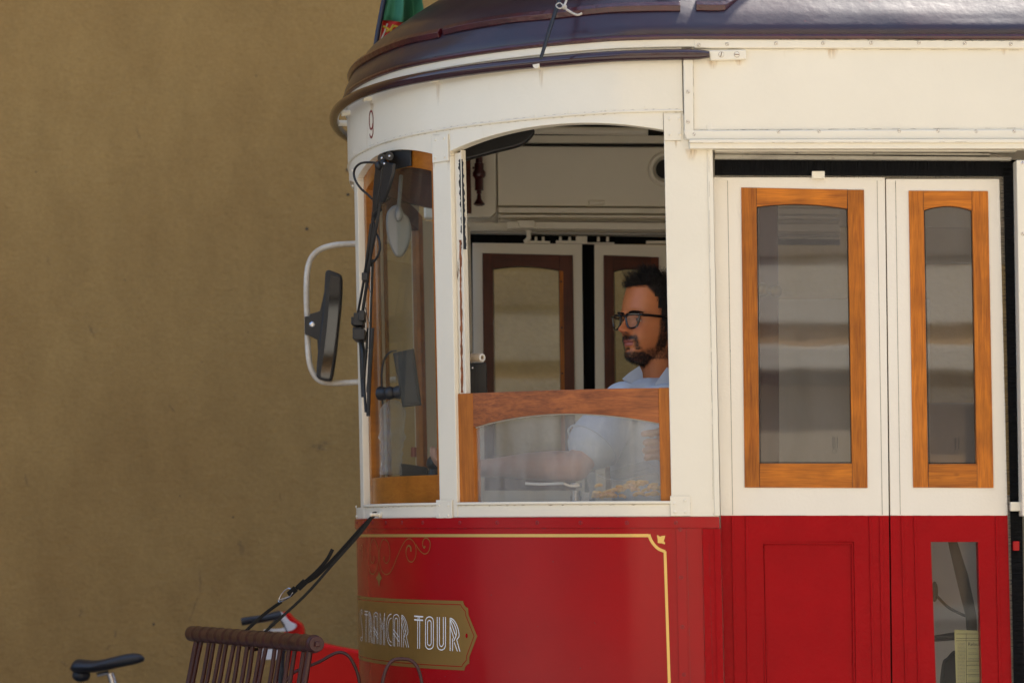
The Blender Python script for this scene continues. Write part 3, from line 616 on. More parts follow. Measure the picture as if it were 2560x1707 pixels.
# ------------------------------------------------------------------ roof
prof = [(-.012, 0), (-.014, .012), (-.010, .030), (.002, .052), (.016, .076), (.038, .106), (.075, .150), (.145, .198), (.21, .238), (.285, .28), (.37, .325), (.46, .37), (.56, .41), (.68, .455), (.8, .49), (1.0, .512), (1.12, .52)]
def roofpt(s, ins, z):
    k = max(ins, 0)/1.12
    P, n = plan(s); x = P.x; y = P.y
    if ins < 0: P = P+n*_sg*(-ins); x, y = P.x, P.y
    else:
        y = CY+(y-CY)*(1-k)
        if x < .5: x = .5+(x-.5)*(1-k*.98)
    zz = Z_TOP+.004+z
    # shallow dents
    dz = .0035*noise.noise(Vector((x*3, y*3, zz*4)))+.0015*noise.noise(Vector((x*11, y*11, zz*9)))
    return Vector((x-LEAN*(zz-EYE), y-(.0 if ins < 0 else dz), zz+dz*(1 if z > .02 else 0)))
sl_ = [-3.0+.15*i for i in range(12)]; s_ = -1.2
while s_ < -.2: sl_.append(s_); s_ += .05
while s_ < sNS+.2: sl_.append(s_); s_ += .022
while s_ < sNS+3.0: sl_.append(s_); s_ += .15
P2 = cr([Vector((a, b_, 0)) for a, b_ in prof], 3)
mb = MB(); vs = [roofpt(s, p.x, p.y) for s in sl_ for p in P2]; m_ = len(P2)
fs = [(i*m_+j, (i+1)*m_+j, (i+1)*m_+j+1, i*m_+j+1) for i in range(len(sl_)-1) for j in range(m_-1)]
mb.add(vs, fs); roof = mb.build('roof', 'roof', TR)
sol = roof.modifiers.new('thickness', 'SOLIDIFY'); sol.thickness = .006; sol.offset = -1
mb = MB(); mb.tube([roofpt(s, -.012, .002) for s in sl_ if -3 < s < sNS+2.9], .0075, 8); mb.build('roof_edge', 'roof_edge', TR)
# rain strips on the roof
def strip(px_a, px_b, ins0, z0, w_=.026, h_=.013, rise=False):
    sa, sb = sorted((px_a, px_b)); mb = MB(); vs = []; n = max(6, int((sb-sa)/.02)); pr = [(-.004, -.014), (-h_*1.9, -.008), (-h_*2.3, .006), (-h_*1.6, .018), (.006, .024)]
    for i in range(n+1):
        s = sa+(sb-sa)*i/n; P, n_ = plan(s); wob = .003*noise.noise(Vector((s*4, 1, 0)))
        rs_ = max(0, -.12-s)*.9 if rise else 0; base_ = roofpt(s, ins0+min(rs_*.9, .22), z0+min(rs_*.75, .18))
        for a, b_ in pr:
            q = base_+n_*_sg*(-a); vs.append(Vector((q.x, q.y, q.z+b_+wob)))
    k = len(pr)
    fs = [(i*k+j, (i+1)*k+j, (i+1)*k+(j+1) % k, i*k+(j+1) % k) for i in range(n) for j in range(k)]+[tuple(range(k)), tuple(n*k+j for j in reversed(range(k)))]
    mb.add(vs, fs); return mb.build('rain_strip', 'roof_edge', TR, bevel=.001)
strip(S_of(1113, 3.07, -.03), SNOSE-.08, .034, .080)
strip(S_of(1702, 3.07, -.03), S_of(1122, 3.07, -.03), .038, .086)
strip(-3.0, S_of(1740, 3.07, -.03), .040, .090, rise=True)
# white body of the nose below the roof, ceiling inside
mb = MB(); n = 90; ring = []
for i in range(n+1):
    s = -2.9+(sNS+5.8)*i/n; ring.append(s)
cv = [SH(s, 3.085, -.13) for s in ring]; mb.prism(cv, (0, 0, .012)); mb.build('ceiling', 'cream_in', TR, smooth=False)
fl = [SH(s, Z_FLOOR, -.035) for s in ring]; mb = MB(); mb.prism(fl, (0, 0, .05)); mb.build('floor_deck', 'plank', TR, smooth=False)
# handrail tube round the nose
Zt = 2.930
def tube_at(s, o): return SH(s, Zt, o)
s0 = S_of(1772, 2.93); pts = []; N = 110; sE = mir(.05)
for i in range(N+1):
    s = s0+(sE-s0)*i/N; u = min(1, (s-s0)/.35); o_ = .014+.030*min(1, max(0, (s-.35)/.8)); pts.append(tube_at(s, o_))
rs = [.0155]*len(pts); rs[0] = .009; rs[1] = .0145; rs[-1] = .01
MB().tube(pts, rs, 14).build('bumper_rail', 'tube_brown', TR)
for x, y in ((1353, 172), (1095, 206), (930, 252), (862, 296)):
    s = S_of(x, Zt) if x > 900 else S_of(890, Zt)+(.0 if x > 880 else .10)
    MB().tube([SH(s, Zt-.006, 0), SH(s, Zt-.008, .03)], [.008, .011], 10).build('rail_bracket', 'cream', TR)
MB().tube([SH(SNOSE-.02, Zt, 0), SH(SNOSE-.02, Zt, .042)], .010, 10).build('rail_bracket', 'cream', TR)
mb = MB(); slab(mb, [(1770, 126), (1865, 124), (1866, 149), (1776, 152)], -.016, .014); hp = mb.build('rail_end_plate', 'cream', TR, bevel=.004, seg=3)
for x in (1803, 1842): dome('screw', W(x, 137, -.016), (0, -1, 0), .0075, .002, 'cream', True, hp)
# boards added out of view above the roof, shaped to cast its sharp shade
wk = MB(); zt = 3.80
def board(pts): wk.prism([(x, y, zt) for x, y in pts], (0, 0, .03))
board([(-.62, .25), (.735, .16), (.735, 2.3), (-.62, 2.2)])
board([(.790, .16), (.85, .20), (.875, .385), (.95, .418), (1.1, .428), (1.26, .442), (1.5, .48), (3.2, .54), (3.2, 2.0), (.790, 2.2)])
for x in (.15, .6, .9, 1.8, 2.7):
    for y in (.8, 1.6): wk.box(x, x+.05, y, y+.05, 3.36, zt, False)
wk.build('added_shade_boards', 'plank', TR, smooth=False)
# ------------------------------------------------------------------ number, gold lining, scrolls, plaque and lettering
def q1(pts, ox, oy, sc, n=5, smooth=True, off=0):
    P = [SZ(ox+x/sc, oy+y/sc) for x, y in pts]
    return [(p.x, p.y) for p in cr([Vector((a, b_, 0)) for a, b_ in P], n)] if smooth else P
mb = MB()      # the number 9
nine = [(718, 1215), (700, 1190), (693, 1130), (695, 1075), (708, 1040), (722, 1070), (727, 1130), (724, 1185), (712, 1208)]
ribbon(mb, q1([(727, 1150), (722, 1190), (712, 1208), (700, 1190), (694, 1130), (698, 1065), (711, 1038), (724, 1062), (729, 1110), (729, 1200), (727, 1250), (716, 1285), (703, 1275), (698, 1252)], 740, 0, 3.733), .0062, .0036)
mb.build('number', 'number_red', TR, smooth=False)
mb = MB(); z_g = 1.6022
sL = SNOSE*1.0; sN_ = S_of(1622, z_g)
n = 70; ribbon(mb, [(sN_+(mir(sN_)-sN_)*i/n, z_g) for i in range(n+1)], .0088)
c3 = lambda L_: [SZ(1560+x/13.07, 1300+y/13.07) for x, y in L_]
arc3 = cr([Vector((a, b_, 0)) for a, b_ in c3([(812, 460), (880, 640), (990, 800), (1130, 930), (1340, 1020)])], 6)
ribbon(mb, [(p.x, p.y) for p in arc3], .0082)
a0 = SZ(1662.5, 1377); a1 = SZ(1675, 1760); ribbon(mb, [a0, a1], .0078, .0015)
mb.build('gold_lining', 'gold', TR, smooth=False)
em = c3([(1090, 478), (1110, 482), (1175, 535), (1240, 508), (1345, 498), (1335, 570), (1300, 672), (1345, 735), (1340, 772), (1320, 780), (1230, 748), (1105, 738), (1102, 620), (1080, 510)])
mb = MB(); mb.add([SH(a, b_, .0016) for a, b_ in em], [tuple(range(len(em)))]); mb.build('corner_leaf', 'gold', TR, smooth=False)
mb = MB()
def scr(pts, w0=.0022, tail=None):
    q = q1(pts, 880, 1300, 8.7125, 6); n = len(q); ws = [w0]*n
    if tail:
        for i in range(max(1, n//6)): ws[-1-i] = tail*(1-i/(n/6))+w0*(i/(n/6))
    mb = MB(); ribbon(mb, q, ws, .0016); mb.build('scroll', 'gold_brown', TR, smooth=False)
scr([(700, 400), (640, 500), (605, 700), (610, 900), (650, 1080), (720, 1165), (780, 1175), (850, 1120), (930, 960), (1000, 780), (1080, 600), (1160, 460), (1240, 400), (1320, 430), (1385, 530), (1405, 660), (1390, 800), (1340, 890), (1290, 905), (1230, 860), (1190, 740), (1195, 620), (1240, 550), (1290, 590), (1290, 680)], .0024, .008)
scr([(720, 410), (790, 470), (830, 620), (835, 760), (805, 890), (750, 935), (710, 880), (705, 790)], .0024, .007)
scr([(475, 400), (430, 470), (405, 620), (408, 780), (430, 900), (465, 930), (490, 870), (485, 780)], .0022, .006)
scr([(490, 410), (540, 500), (580, 650), (585, 850), (550, 1050), (500, 1150), (450, 1170), (400, 1110), (370, 980)], .0022)
scr([(1400, 520), (1450, 610), (1520, 690), (1590, 730), (1660, 700), (1705, 600), (1710, 480), (1660, 400), (1600, 390), (1555, 450), (1550, 540), (1580, 600), (1600, 560)], .0024, .006)
scr([(235, 880), (245, 700), (235, 560), (215, 540), (190, 640)], .002)
dm = [SZ(880+x/8.7125, 1300+y/8.7125) for x, y in ((597, 1110), (625, 1190), (665, 1255), (628, 1310), (600, 1460), (572, 1310), (530, 1255), (572, 1190))]
mb = MB(); mb.add([SH(a, b_, .0016) for a, b_ in dm], [tuple(range(len(dm)))])
mb.build('scroll_drop', 'gold_brown', TR, smooth=False)
zc, H0 = 1.3136, .1002; K = 6.909; sx = lambda x: S_of(880+x/K, zc)
hp_ = [(SNOSE+.2, 1), (sx(1935), 1), (sx(1937), .97), (sx(1950), .897), (sx(1985), .823), (sx(2020), .798), (sx(2025), .6), (sx(2168), 0)]
ss = []; 
n = 60
for i in range(n): ss.append((SNOSE+.2+(sx(1935)-SNOSE-.2)*i/n, 1))
def dens(L_):
    out = []
    for (a, h0), (b_, h1) in zip(L_, L_[1:]):
        for k in range(4): out.append((a+(b_-a)*k/4, h0+(h1-h0)*k/4))
    return out+[L_[-1]]
ss += dens(hp_[1:]); mb = MB(); vs = []
for s, h in ss: vs += [SH(s, zc-H0*h-1e-5, .0012), SH(s, zc+H0*h+1e-5, .0012)]
mb.add(vs, [(2*i, 2*i+1, 2*i+3, 2*i+2) for i in range(len(ss)-1)]); plq = mb.build('name_plaque', 'gold_brown', TR, smooth=False)
hr = [(SNOSE+.2, .892), (sx(1895), .892), (sx(1910), .83), (sx(1975), .70), (sx(1980), .58), (sx(2115), 0)]
for sg in (1, -1):
    mb = MB(); L1 = [(SNOSE+.2+(sx(1895)-SNOSE-.2)*i/50, zc+sg*H0*.892) for i in range(51)]+[(s, zc+sg*H0*h) for s, h in hr[2:]]
    ribbon(mb, L1, .0022, .0019); mb.build('plaque_line', 'red', plq, smooth=False)
mb = MB(); c0 = SZ(880+1987/K, 1480+747/K); mb.add([SH(c0[0]+.0048*math.cos(a), c0[1]+.0068*math.sin(a), .0019) for a in [i*math.pi/9 for i in range(18)]], [tuple(range(18))]); mb.build('plaque_dot', 'red', plq, smooth=False)
LW = .0031
def letter(strokes):
    mb = MB()
    for st_ in strokes:
        sm = False; wd = LW; pts = st_
        if isinstance(st_[0], str):
            if 's' in st_[0]: sm = True
            if 'w' in st_[0]: wd = .0042
            pts = st_[1:]
        ribbon(mb, q1(pts, 880, 1480, K, 6, sm), wd*(1 if pts[0][0] > 1000 else .68), .0021)
    mb.build('letter', 'white_vinyl', plq, smooth=False)
def stad(x0, x1, y0, y1, ry, part='o'):
    xm = (x0+x1)/2; rx = (x1-x0)/2; top = [(xm-rx*math.cos(a), y0+ry-ry*math.sin(a)) for a in [i*math.pi/10 for i in range(11)]]
    bot = [(xm+rx*math.cos(a), y1-ry+ry*math.sin(a)) for a in [i*math.pi/10 for i in range(11)]]
    if part == 'o': return top+bot+[top[0]]
    if part == 'u': return [(x1, y0)]+bot+[(x0, y0)]
    return [(x0, y1)]+top+[(x1, y1)]
def Rr(a, b_, top, bot, r, leg, k=1.0):      # R: left stem x, inner stem x, top y, bottom y, right x, leg x
    h = bot-top; m_ = top+h*.66; X = lambda u: a+(r-a)*u
    return [[(a, top), (a, bot)], [(b_, top+h*.62), (b_, bot+4)],
            ['s', (a, top+4), (X(.4), top+h*.07), (X(.8), top+h*.26), (r, top+h*.48), (X(.96), top+h*.58), (X(.74), m_)], [(X(.74), m_), (leg, bot+10)],
            ['s', (X(.08), top+h*.05), (X(.45), top+h*.19), (X(.70), top+h*.40), (X(.66), top+h*.54), (X(.40), top+h*.70)], [(X(.46), top+h*.74), (X(.46)+(leg-X(.74)), bot+8)],
            [(X(.02), top+h*.07), (X(.60), top+h*.52)], [(X(.02), top+h*.27), (X(.42), top+h*.62)]]
def Aa(x0, i0_, i1, x1, top, bot, t2):
    h = bot-top; return [stad(x0, x1, top, bot, 70, 'n'), stad(i0_, i1, t2, bot+2, 60, 'n'), [(x0, top+h*.46), (x1, top+h*.72)], [(x0, top+h*.58), (x1, top+h*.86)]]
letter([['w', (1085, 409), (1237, 420)], ['w', (1085, 471), (1237, 481)], [(1145, 481), (1143, 968)], [(1180, 481), (1179, 970)], [(1151, 420), (1151, 468)], [(1175, 420), (1175, 468)]])
letter([stad(1280, 1415, 420, 978, 75), stad(1314, 1378, 482, 915, 50)])
letter([stad(1482, 1624, 424, 992, 85, 'u'), stad(1519, 1587, 426, 932, 60, 'u')])
letter(Rr(1704, 1746, 438, 1008, 1858, 1873))
letter([[(228, 322), (284, 330)], [(228, 380), (284, 386)], [(248, 325), (247, 855)], [(264, 328), (262, 858)]])
letter(Rr(302, 316, 326, 868, 360, 370)); letter(Aa(386, 402, 442, 459, 346, 884, 405))
letter([[(495, 900), (495, 352), (537, 560), (576, 357), (577, 908)], [(514, 902), (514, 560)], [(556, 905), (556, 560)], [(500, 440), (537, 640), (572, 445)]])
letter([['s', (692, 372), (650, 395), (615, 480), (603, 620), (612, 760), (645, 880), (692, 922)], ['s', (692, 440), (660, 470), (638, 540), (630, 640), (638, 740), (660, 830), (692, 858)]])
letter(Aa(722, 748, 799, 827, 380, 930, 442)); letter(Rr(868, 900, 388, 942, 976, 990))
letter([['s', (191, 370), (186, 310), (173, 300), (161, 330), (158, 400), (170, 500), (188, 620), (196, 720), (190, 800), (178, 836), (165, 810), (160, 770)], ['s', (186, 390), (176, 340), (168, 400), (180, 520), (194, 640), (186, 770), (172, 780)]])
letter([[(122, 284), (120, 822), (153, 828)], [(130, 286), (128, 806), (153, 814)]]); letter([[(94, 272), (92, 790), (116, 806)], [(100, 274), (99, 775), (116, 790)]])

def stain(px, y0, y1, wpx, side=False):
    mb = MB(); nr, ncol = 8, 5; vs = []; fa = []
    for i in range(nr+1):
        v_ = i/nr; y = y0+(y1-y0)*v_; ww = wpx*(1.3-.7*v_)
        for j in range(ncol):
            u = j/(ncol-1)*2-1; x = px+u*ww/2; vs.append(W(x, y, -.0034) if side else sp(x, y, OFFS)); fa.append((1-u*u)*(1-v_)**.8*min(1, v_*6+.5))
    me = bpy.data.meshes.new('m'); me.from_pydata([tuple(v_) for v_ in vs], [], [(i*ncol+j, i*ncol+j+1, (i+1)*ncol+j+1, (i+1)*ncol+j) for i in range(nr) for j in range(ncol-1)])
    a_ = me.attributes.new('fade', 'FLOAT', 'POINT'); a_.data.foreach_set('value', fa); link('rust_stain', me, 'rust_stain', TR)
OFFS = .0034
for a in ((1353, 176, 225, 12), (1095, 212, 268, 10), (930, 258, 292, 9)): stain(*a)
OFFS = .0012
for a in ((1084, 404, 424, 7), (1121, 402, 428, 6), (1127, 378, 396, 7), (1690, 352, 372, 8), (1728, 372, 404, 30)): stain(*a)
OFFS = .0042
for a in ((1093, 1288, 1298, 8), (1688, 1282, 1296, 8)): stain(*a)
for a in ((1782, 151, 175, 26), (1848, 150, 166, 20), (2510, 121, 140, 14), (2080, 121, 150, 30)): stain(*a, side=True)
# dirty, cracked paint along the joints
random.seed(12)
def crack(P, nv, wmax=.0011, dens=.75, m_='ink'):
    mb = MB()
    L_ = 0
    for a, b_ in zip(P, P[1:]):
        d = b_-a; ln = d.length; d.normalize(); sd = d.cross(Vector(nv)).normalized(); t_ = 0
        while t_ < ln:
            sg_ = random.uniform(.004, .03); e_ = min(ln, t_+sg_)
            if random.random() < dens:
                w_ = random.uniform(.0002, wmax)*random.random(); mb.add([a+d*t_+sd*.0002, a+d*((t_+e_)/2)+sd*w_, a+d*e_+sd*.0002, a+d*e_-sd*.0003, a+d*t_-sd*.0003], [(0, 1, 2, 3, 4)])
            t_ = e_
    tag(mb.build('paint_crack', m_, TR, smooth=False), kind='stuff')
FN = (0, -1, 0)
crack([W(1736, 325.5, -.0045), W(2560, 320.5, -.0045)], FN, .0012, .6, 'scuff_line'); crack([W(1736, 122.5, -.0045), W(2560, 126, -.0045)], FN, .0007, .6, 'scuff_line'); crack([W(1740, 97, -.0125), W(2560, 103, -.0125)], FN, .0022, .9)
crack([W(1733.5, 150, -.0045), W(1735, 325, -.0045)], FN, .0008, .9, 'scuff_line'); crack([W(1707.5, 150, -.0045), W(1710, 350, -.0045)], FN, .0012, .9)
crack([W(1718, 357, -.0275), W(2560, 355, -.0275)], FN, .0006, .4, 'scuff_line'); crack([W(1787, 385.5, .0255), W(2478, 390, .0255)], FN, .0018, .8)
crack([W(2214, 445, DY-.001), W(2224, 1286, DY-.001)], FN, .0010, .7, 'scuff_line'); crack([W(1772, 372, -.0045), W(1783, 1288, -.0045)], FN, .0006, .8, 'scuff_line')
crack([W(1802, 1288, DY-.001), W(2519, 1288, DY-.001)], FN, .0012, .5)
for off_, z_, d_, ww in ((.0044, Z_BEAD+.005, .9, .0008), (.0012, Z_BEAD-.0035, .9, .0010), (.0012, Z_SILL-.006, .7, .0016), (.0050, Z_BELT, .9, .0010), (.0050, Z_BAND, .6, .0010)):
    ss_ = [sCR+.08+(SNOSE-sCR)*i/60 for i in range(61)]; P = [SH(q, z_, off_) for q in ss_]
    mb = MB()
    for a, b_, q in zip(P, P[1:], ss_):
        if z_ < Z_SILL and z_ > Z_BELT and not (sWR < q < sPR or sPL < q < sWS): continue
        d = (b_-a)
        for k in range(2):
            if random.random() < d_*.7: u0 = random.random()*.5; u1 = u0+random.uniform(.2, .5); w_ = random.uniform(.0002, ww)*random.random(); up_ = Vector((0, 0, 1)); mb.add([a+d*u0, a+d*u1, a+d*u1-up_*w_*.4, a+d*(u0+u1)/2-up_*(w_+.0004), a+d*u0-up_*.0003], [(0, 1, 2, 3, 4)])
    tag(mb.build('paint_crack', 'dark_red' if z_ < Z_BELT-.01 else 'scuff_line', TR, smooth=False), kind='stuff')
for x0, y0, x1, y1 in ((1083, 338, 1123, 405), (1660, 285, 1703, 352), (1093, 1249, 1133, 1296), (1676, 1239, 1726, 1289)):
    for a, b_ in (((x0, y0), (x0, y1)), ((x1, y0), (x1, y1)), ((x0, y1), (x1, y1)), ((x0, y0), (x1, y0))): crack([sp(*a, .0022), sp((a[0]+b_[0])/2, (a[1]+b_[1])/2, .0022), sp(*b_, .0022)], SN(SZ(x0, y0)[0]), .0007, .8, 'scuff_line')
for x0, x1 in ((1691.5, 1700), (1716.5, 1727)): crack([sp(x0, 1325, .0009), sp((x0+x1)/2, 1510, .0009), sp(x1, 1730, .0009)], SN(SZ(x0, 1500)[0]), .0012, .95, 'dark_red')
for x0, x1 in ((1756, 1764), (1772, 1783)): crack([sp(x0, 1325, .0040), sp(x1, 1730, .0040)], (0, -1, 0), .0007, .8, 'dark_red')
random.seed(8)
for k in range(26):
    x = random.uniform(1000, 1660) if k > 8 else random.uniform(960, 1150); y = random.uniform(1360, 1700) if k > 8 else random.uniform(1675, 1705); r = random.uniform(.0008, .0022)
    s, z = SZ(x, y); mb = MB(); mb.add([SH(s+r*math.cos(a)*random.uniform(.5, 1.3), z+r*math.sin(a)*random.uniform(.5, 1.1), .0008) for a in [i*math.pi/4 for i in range(8)]], [tuple(range(8))]); mb.build('chip', 'dark_red', TR, smooth=False)
# bare cracked wood showing on the jamb
random.seed(31); mb = MB(); L_ = []; Rr_ = []; y = 398
while y < 628:
    c_ = 1152+(y-398)*.035; L_.append((c_-3-random.uniform(0, 4.5), y)); Rr_.append((c_+4+random.uniform(0, 3.5), y)); y += random.uniform(3, 8)
ptl = [sp(x, y, -.0152) for x, y in L_]; ptr = [sp(x, y, -.0152) for x, y in Rr_]; n = len(ptl)
mb.add(ptl+ptr, [(i, i+1, n+i+1, n+i) for i in range(n-1)]); mb.build('bare_wood_crack', 'dark_in', TR, smooth=False)
mb = MB(); L_ = []; Rr_ = []; y = 600
while y < 985:
    c_ = 1150+(y-600)*.012; L_.append((c_-1-random.uniform(0, 2), y)); Rr_.append((c_+1.5+random.uniform(0, 3), y)); y += random.uniform(5, 12)
ptl = [sp(x, y, -.0153) for x, y in L_]; ptr = [sp(x, y, -.0153) for x, y in Rr_]; n = len(ptl)
mb.add(ptl+ptr, [(i, i+1, n+i+1, n+i) for i in range(n-1)]); mb.build('bare_wood_streak', 'sapele_h', TR, smooth=False)
# ------------------------------------------------------------------ windscreens (three across the nose) with wooden frames
def curved_window(sa, sb, zend, zcr, st_w, bot_h, top_h, gm, mats, off=-.020, clip=None):
    lo, hi = min(sa, sb), max(sa, sb); half_ = (hi-lo)/2; mid = (lo+hi)/2
    za = lambda s: zend+(zcr-zend)*(1-((s-mid)/half_)**2); zi = lambda s: za(s)-top_h
    mb = MB(); panel(mb, lo, lo+st_w, Z_SILL, lambda s: za(s)+.01, off-.03, off, 3); f = mb.build('windscreen_frame', mats[0], TR, bevel=.002)
    mb = MB(); panel(mb, hi-st_w, hi, Z_SILL, lambda s: za(s)+.01, off-.03, off, 3); mb.build('windscreen_stile', mats[0], TR, bevel=.002)
    mb = MB(); panel(mb, lo+st_w, hi-st_w, zi, lambda s: za(s)+.012, off-.03, off-.001, 16); mb.build('windscreen_top_rail', mats[1], TR, bevel=.002)
    mb = MB(); panel(mb, lo+st_w, hi-st_w, Z_SILL, Z_SILL+bot_h, off-.03, off-.001, 10); mb.build('windscreen_bottom_rail', mats[1], TR, bevel=.003)
    mb = MB(); panel(mb, lo+st_w-.004, hi-st_w+.004, Z_SILL+bot_h-.004, lambda s: zi(s)+.004, off-.018, off-.014, 14); mb.build('windscreen_pane', gm, TR)
curved_window(sPL, sWS, 2.700, 2.742, .030, .086, .042, 'glass', ('varnish', 'varnish'))
curved_window(sP2, mir(sP2), 2.69, 2.728, .030, .066, .045, 'glass', ('varnish', 'varnish'))
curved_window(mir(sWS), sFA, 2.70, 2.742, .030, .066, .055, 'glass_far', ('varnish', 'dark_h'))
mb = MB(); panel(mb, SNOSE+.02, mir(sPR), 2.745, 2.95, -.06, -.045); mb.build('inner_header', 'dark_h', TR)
# lowered wooden sash of the side window
so_ = -.012; sa = S_of(1682, 1.9, so_); sb = S_of(1145, 1.9, so_); ga = S_of(1648, 1.9, so_); gb = S_of(1183, 1.9, so_)
zt_ = lambda s: 2.011
gm_ = (ga+gb)/2; gh = (gb-ga)/2; zarc = lambda s: 1.914+.031*(1-((s-gm_)/gh)**2)
mb = MB(); panel(mb, sa, ga, Z_SILL+.002, 2.012, so_-.03, so_, 3); sash = mb.build('lowered_sash', 'sapele_v', TR, bevel=.0015)
mb = MB(); panel(mb, gb, sb, Z_SILL+.002, 2.012, so_-.03, so_, 3); mb.build('sash_stile', 'sapele_v', TR, bevel=.0015)
mb = MB(); panel(mb, ga, gb, zarc, 2.0115, so_-.03, so_-.0006, 30); mb.build('sash_rail', 'sapele_h', TR, bevel=.0015)
mb = MB(); panel(mb, ga-.004, gb+.004, Z_SILL+.001, lambda s: zarc(s)+.004, so_-.018, so_-.014, 26); mb.build('sash_pane', 'glass_dirty', sash)
mb = MB(); mb.tube([SH(ga+(gb-ga)*i/30, zarc(ga+(gb-ga)*i/30)-.001, so_-.012) for i in range(31)], .0022, 6); mb.build('sash_putty', 'grey_part', sash)
# ------------------------------------------------------------------ inside the cab, seen through the open window (far side, y about 2.1)
FY = 2.13
mb = MB(); slab(mb, [(1243, 365), (2100, 372), (2100, 520), (1245, 514)], FY-.08, .06); box = mb.build('header_panel', 'cream_in', TR, bevel=.003)
mb = MB(); slab(mb, [(1150, 338), (2100, 340), (2100, 361), (1150, 358)], FY-.08, .06); mb.build('header_strip', 'cream_in', TR, bevel=.003)
mb = MB(); slab(mb, [(1150, 359), (2100, 362), (2100, 366), (1150, 363)], FY-.086, .02); mb.build('header_gap', 'dark_in', TR)
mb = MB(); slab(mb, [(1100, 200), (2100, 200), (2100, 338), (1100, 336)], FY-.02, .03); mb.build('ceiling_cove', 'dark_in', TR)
mb = MB(); slab(mb, [(1165, 360), (1240, 364), (1241, 530), (1226, 543), (1060, 545), (1060, 360)], FY-.095, .06); mb.build('header_end_panel', 'cream_in', TR, bevel=.006, seg=3)
mb = MB()
for y0, y1, yy, o_ in ((518, 532, 0, .10), (536, 543, 0, .11), (545, 551, 0, .09)):
    slab(mb, [(1246, y0), (2100, y0+4), (2100, y1+4), (1246, y1)], FY-o_, .07)
mb.build('header_moulding', 'cream_in', TR, bevel=.005, seg=3)
mb = MB(); slab(mb, [(1268, 554), (2100, 562), (2100, 579), (1290, 571), (1268, 573)], FY-.12, .03); slab(mb, [(1293, 551), (1336, 551), (1336, 569), (1300, 569)], FY-.135, .03); slab(mb, [(1338, 555), (1362, 555), (1362, 570), (1338, 569)], FY-.128, .03)
mb.build('door_operating_rail', 'cream_in', TR, bevel=.002)
mb = MB(); slab(mb, [(1100, 555), (2100, 566), (2100, 598), (1100, 582)], FY-.02, .03); mb.build('door_header', 'cream_in', TR)
mb = MB(); slab(mb, [(1100, 577), (2100, 586), (2100, 592), (1100, 583)], FY-.05, .03); mb.build('door_guide', 'grey_part', TR, bevel=.002)
mb = MB(); mb.tube([W(1322, 575, FY-.06), W(1322, 596, FY-.06), W(1312, 606, FY-.06)], .009, 10); slab(mb, [(1310, 601), (1375, 603), (1375, 608), (1310, 607)], FY-.05, .03)
slab(mb, [(1390, 601), (1440, 602), (1440, 590), (1468, 590), (1468, 606), (1536, 606), (1536, 610), (1390, 607)], FY-.05, .03); slab(mb, [(1616, 602), (1680, 602), (1680, 608), (1616, 608)], FY-.05, .03)
for x in (1340, 1358, 1401, 1424, 1496, 1519): mb.tube([W(x, 604, FY-.045), W(x, 592, FY-.045)], [.006, .005], 8)
mb.build('door_hinge_gear', 'cream_in', TR, bevel=.001)
# round fitting, small pull, dark red handle
rg = MB(); c = W(1663, 424, FY-.085)
rg.tube([c+Vector((math.cos(a)*.052, -.004, math.sin(a)*.052)) for a in [i*math.pi/14 for i in range(28)]], .010, 8, closed=True); rg.build('round_vent_ring', 'cream_in', TR)
rg = MB(); rg.prism([c+Vector((math.cos(a)*.034, -.012, math.sin(a)*.034)) for a in [i*math.pi/14 for i in range(28)]], (0, .01, 0)); rg.build('round_vent', 'dark_in', TR)
mb = MB(); slab(mb, [(1469, 500), (1513, 501), (1511, 512), (1472, 512)], FY-.095, .02); mb.build('drawer_pull', 'cream_in', TR, bevel=.006, seg=3)
mb = MB(); mb.tube([W(1198, y, FY-.13) for y in (392, 408, 409, 424, 432, 440, 446, 447, 476, 477, 484, 485, 498, 506, 511, 515)], [.013, .013, .017, .017, .023, .023, .017, .0155, .0155, .009, .009, .006, .008, .016, .021, .012], 16)
mb.tube([W(1198, 420, FY-.13), W(1181, 420, FY-.13)], .004, 8); mb.build('brake_handle', 'dark_red', TR)
# far door leaves
def fdoor(x0, x1, xb0, xb1, yt, win, gl, gm):
    (tlx, tly), (trx, try_), (brx, bry), (blx, bly) = win
    mb = MB(); Y = FY-.01
    slab(mb, [(x0, yt), (x1, yt+3), (x1+(trx-trx), try_), (trx, try_), (tlx, tly), (x0, tly)], Y, .03)
    slab(mb, [(x0, tly), (tlx, tly), (blx, bly), (xb0, bly)], Y, .03); slab(mb, [(trx, try_), (x1, try_), (xb1, bry), (brx, bry)], Y, .03)
    slab(mb, [(xb0, bly), (blx, bly), (brx, bry), (xb1, bry), (xb1+2, 1290), (xb0+2, 1290)], Y, .03)
    d = mb.build('far_door_leaf', 'cream_in', TR, bevel=.004, seg=3)
    mb = MB(); slab(mb, [(xb0+2, 1290), (xb1+2, 1290), (xb1+6, 1800), (xb0+6, 1800)], Y, .03); mb.build('far_lower_panel', 'red', TR)
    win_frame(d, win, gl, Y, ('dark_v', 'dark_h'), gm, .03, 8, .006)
    return d
fA = fdoor(1181, 1455, 1186, 1462, 607, [(1206, 633), (1432, 638), (1440, 1225), (1212, 1225)], [(1232, 672), (1399, 676), (1406, 1180), (1238, 1180)], 'glass_far')
fB = fdoor(1486, 1668, 1490, 1676, 610, [(1509, 638), (1647, 643), (1655, 1225), (1514, 1225)], [(1534, 678), (1626, 682), (1634, 1180), (1540, 1180)], 'glass_far')
mb = MB(); slab(mb, [(1398, 676), (1408, 678), (1414, 1180), (1404, 1180)], FY-.020, .012); mb.build('glazing_bead', 'pine_v', fA)
for y in (704, 819, 933): dome('screw', W(1403+(y-700)*.012, y, FY-.020), (0, -1, 0), .0035, .001, 'dark_in', False, fA)
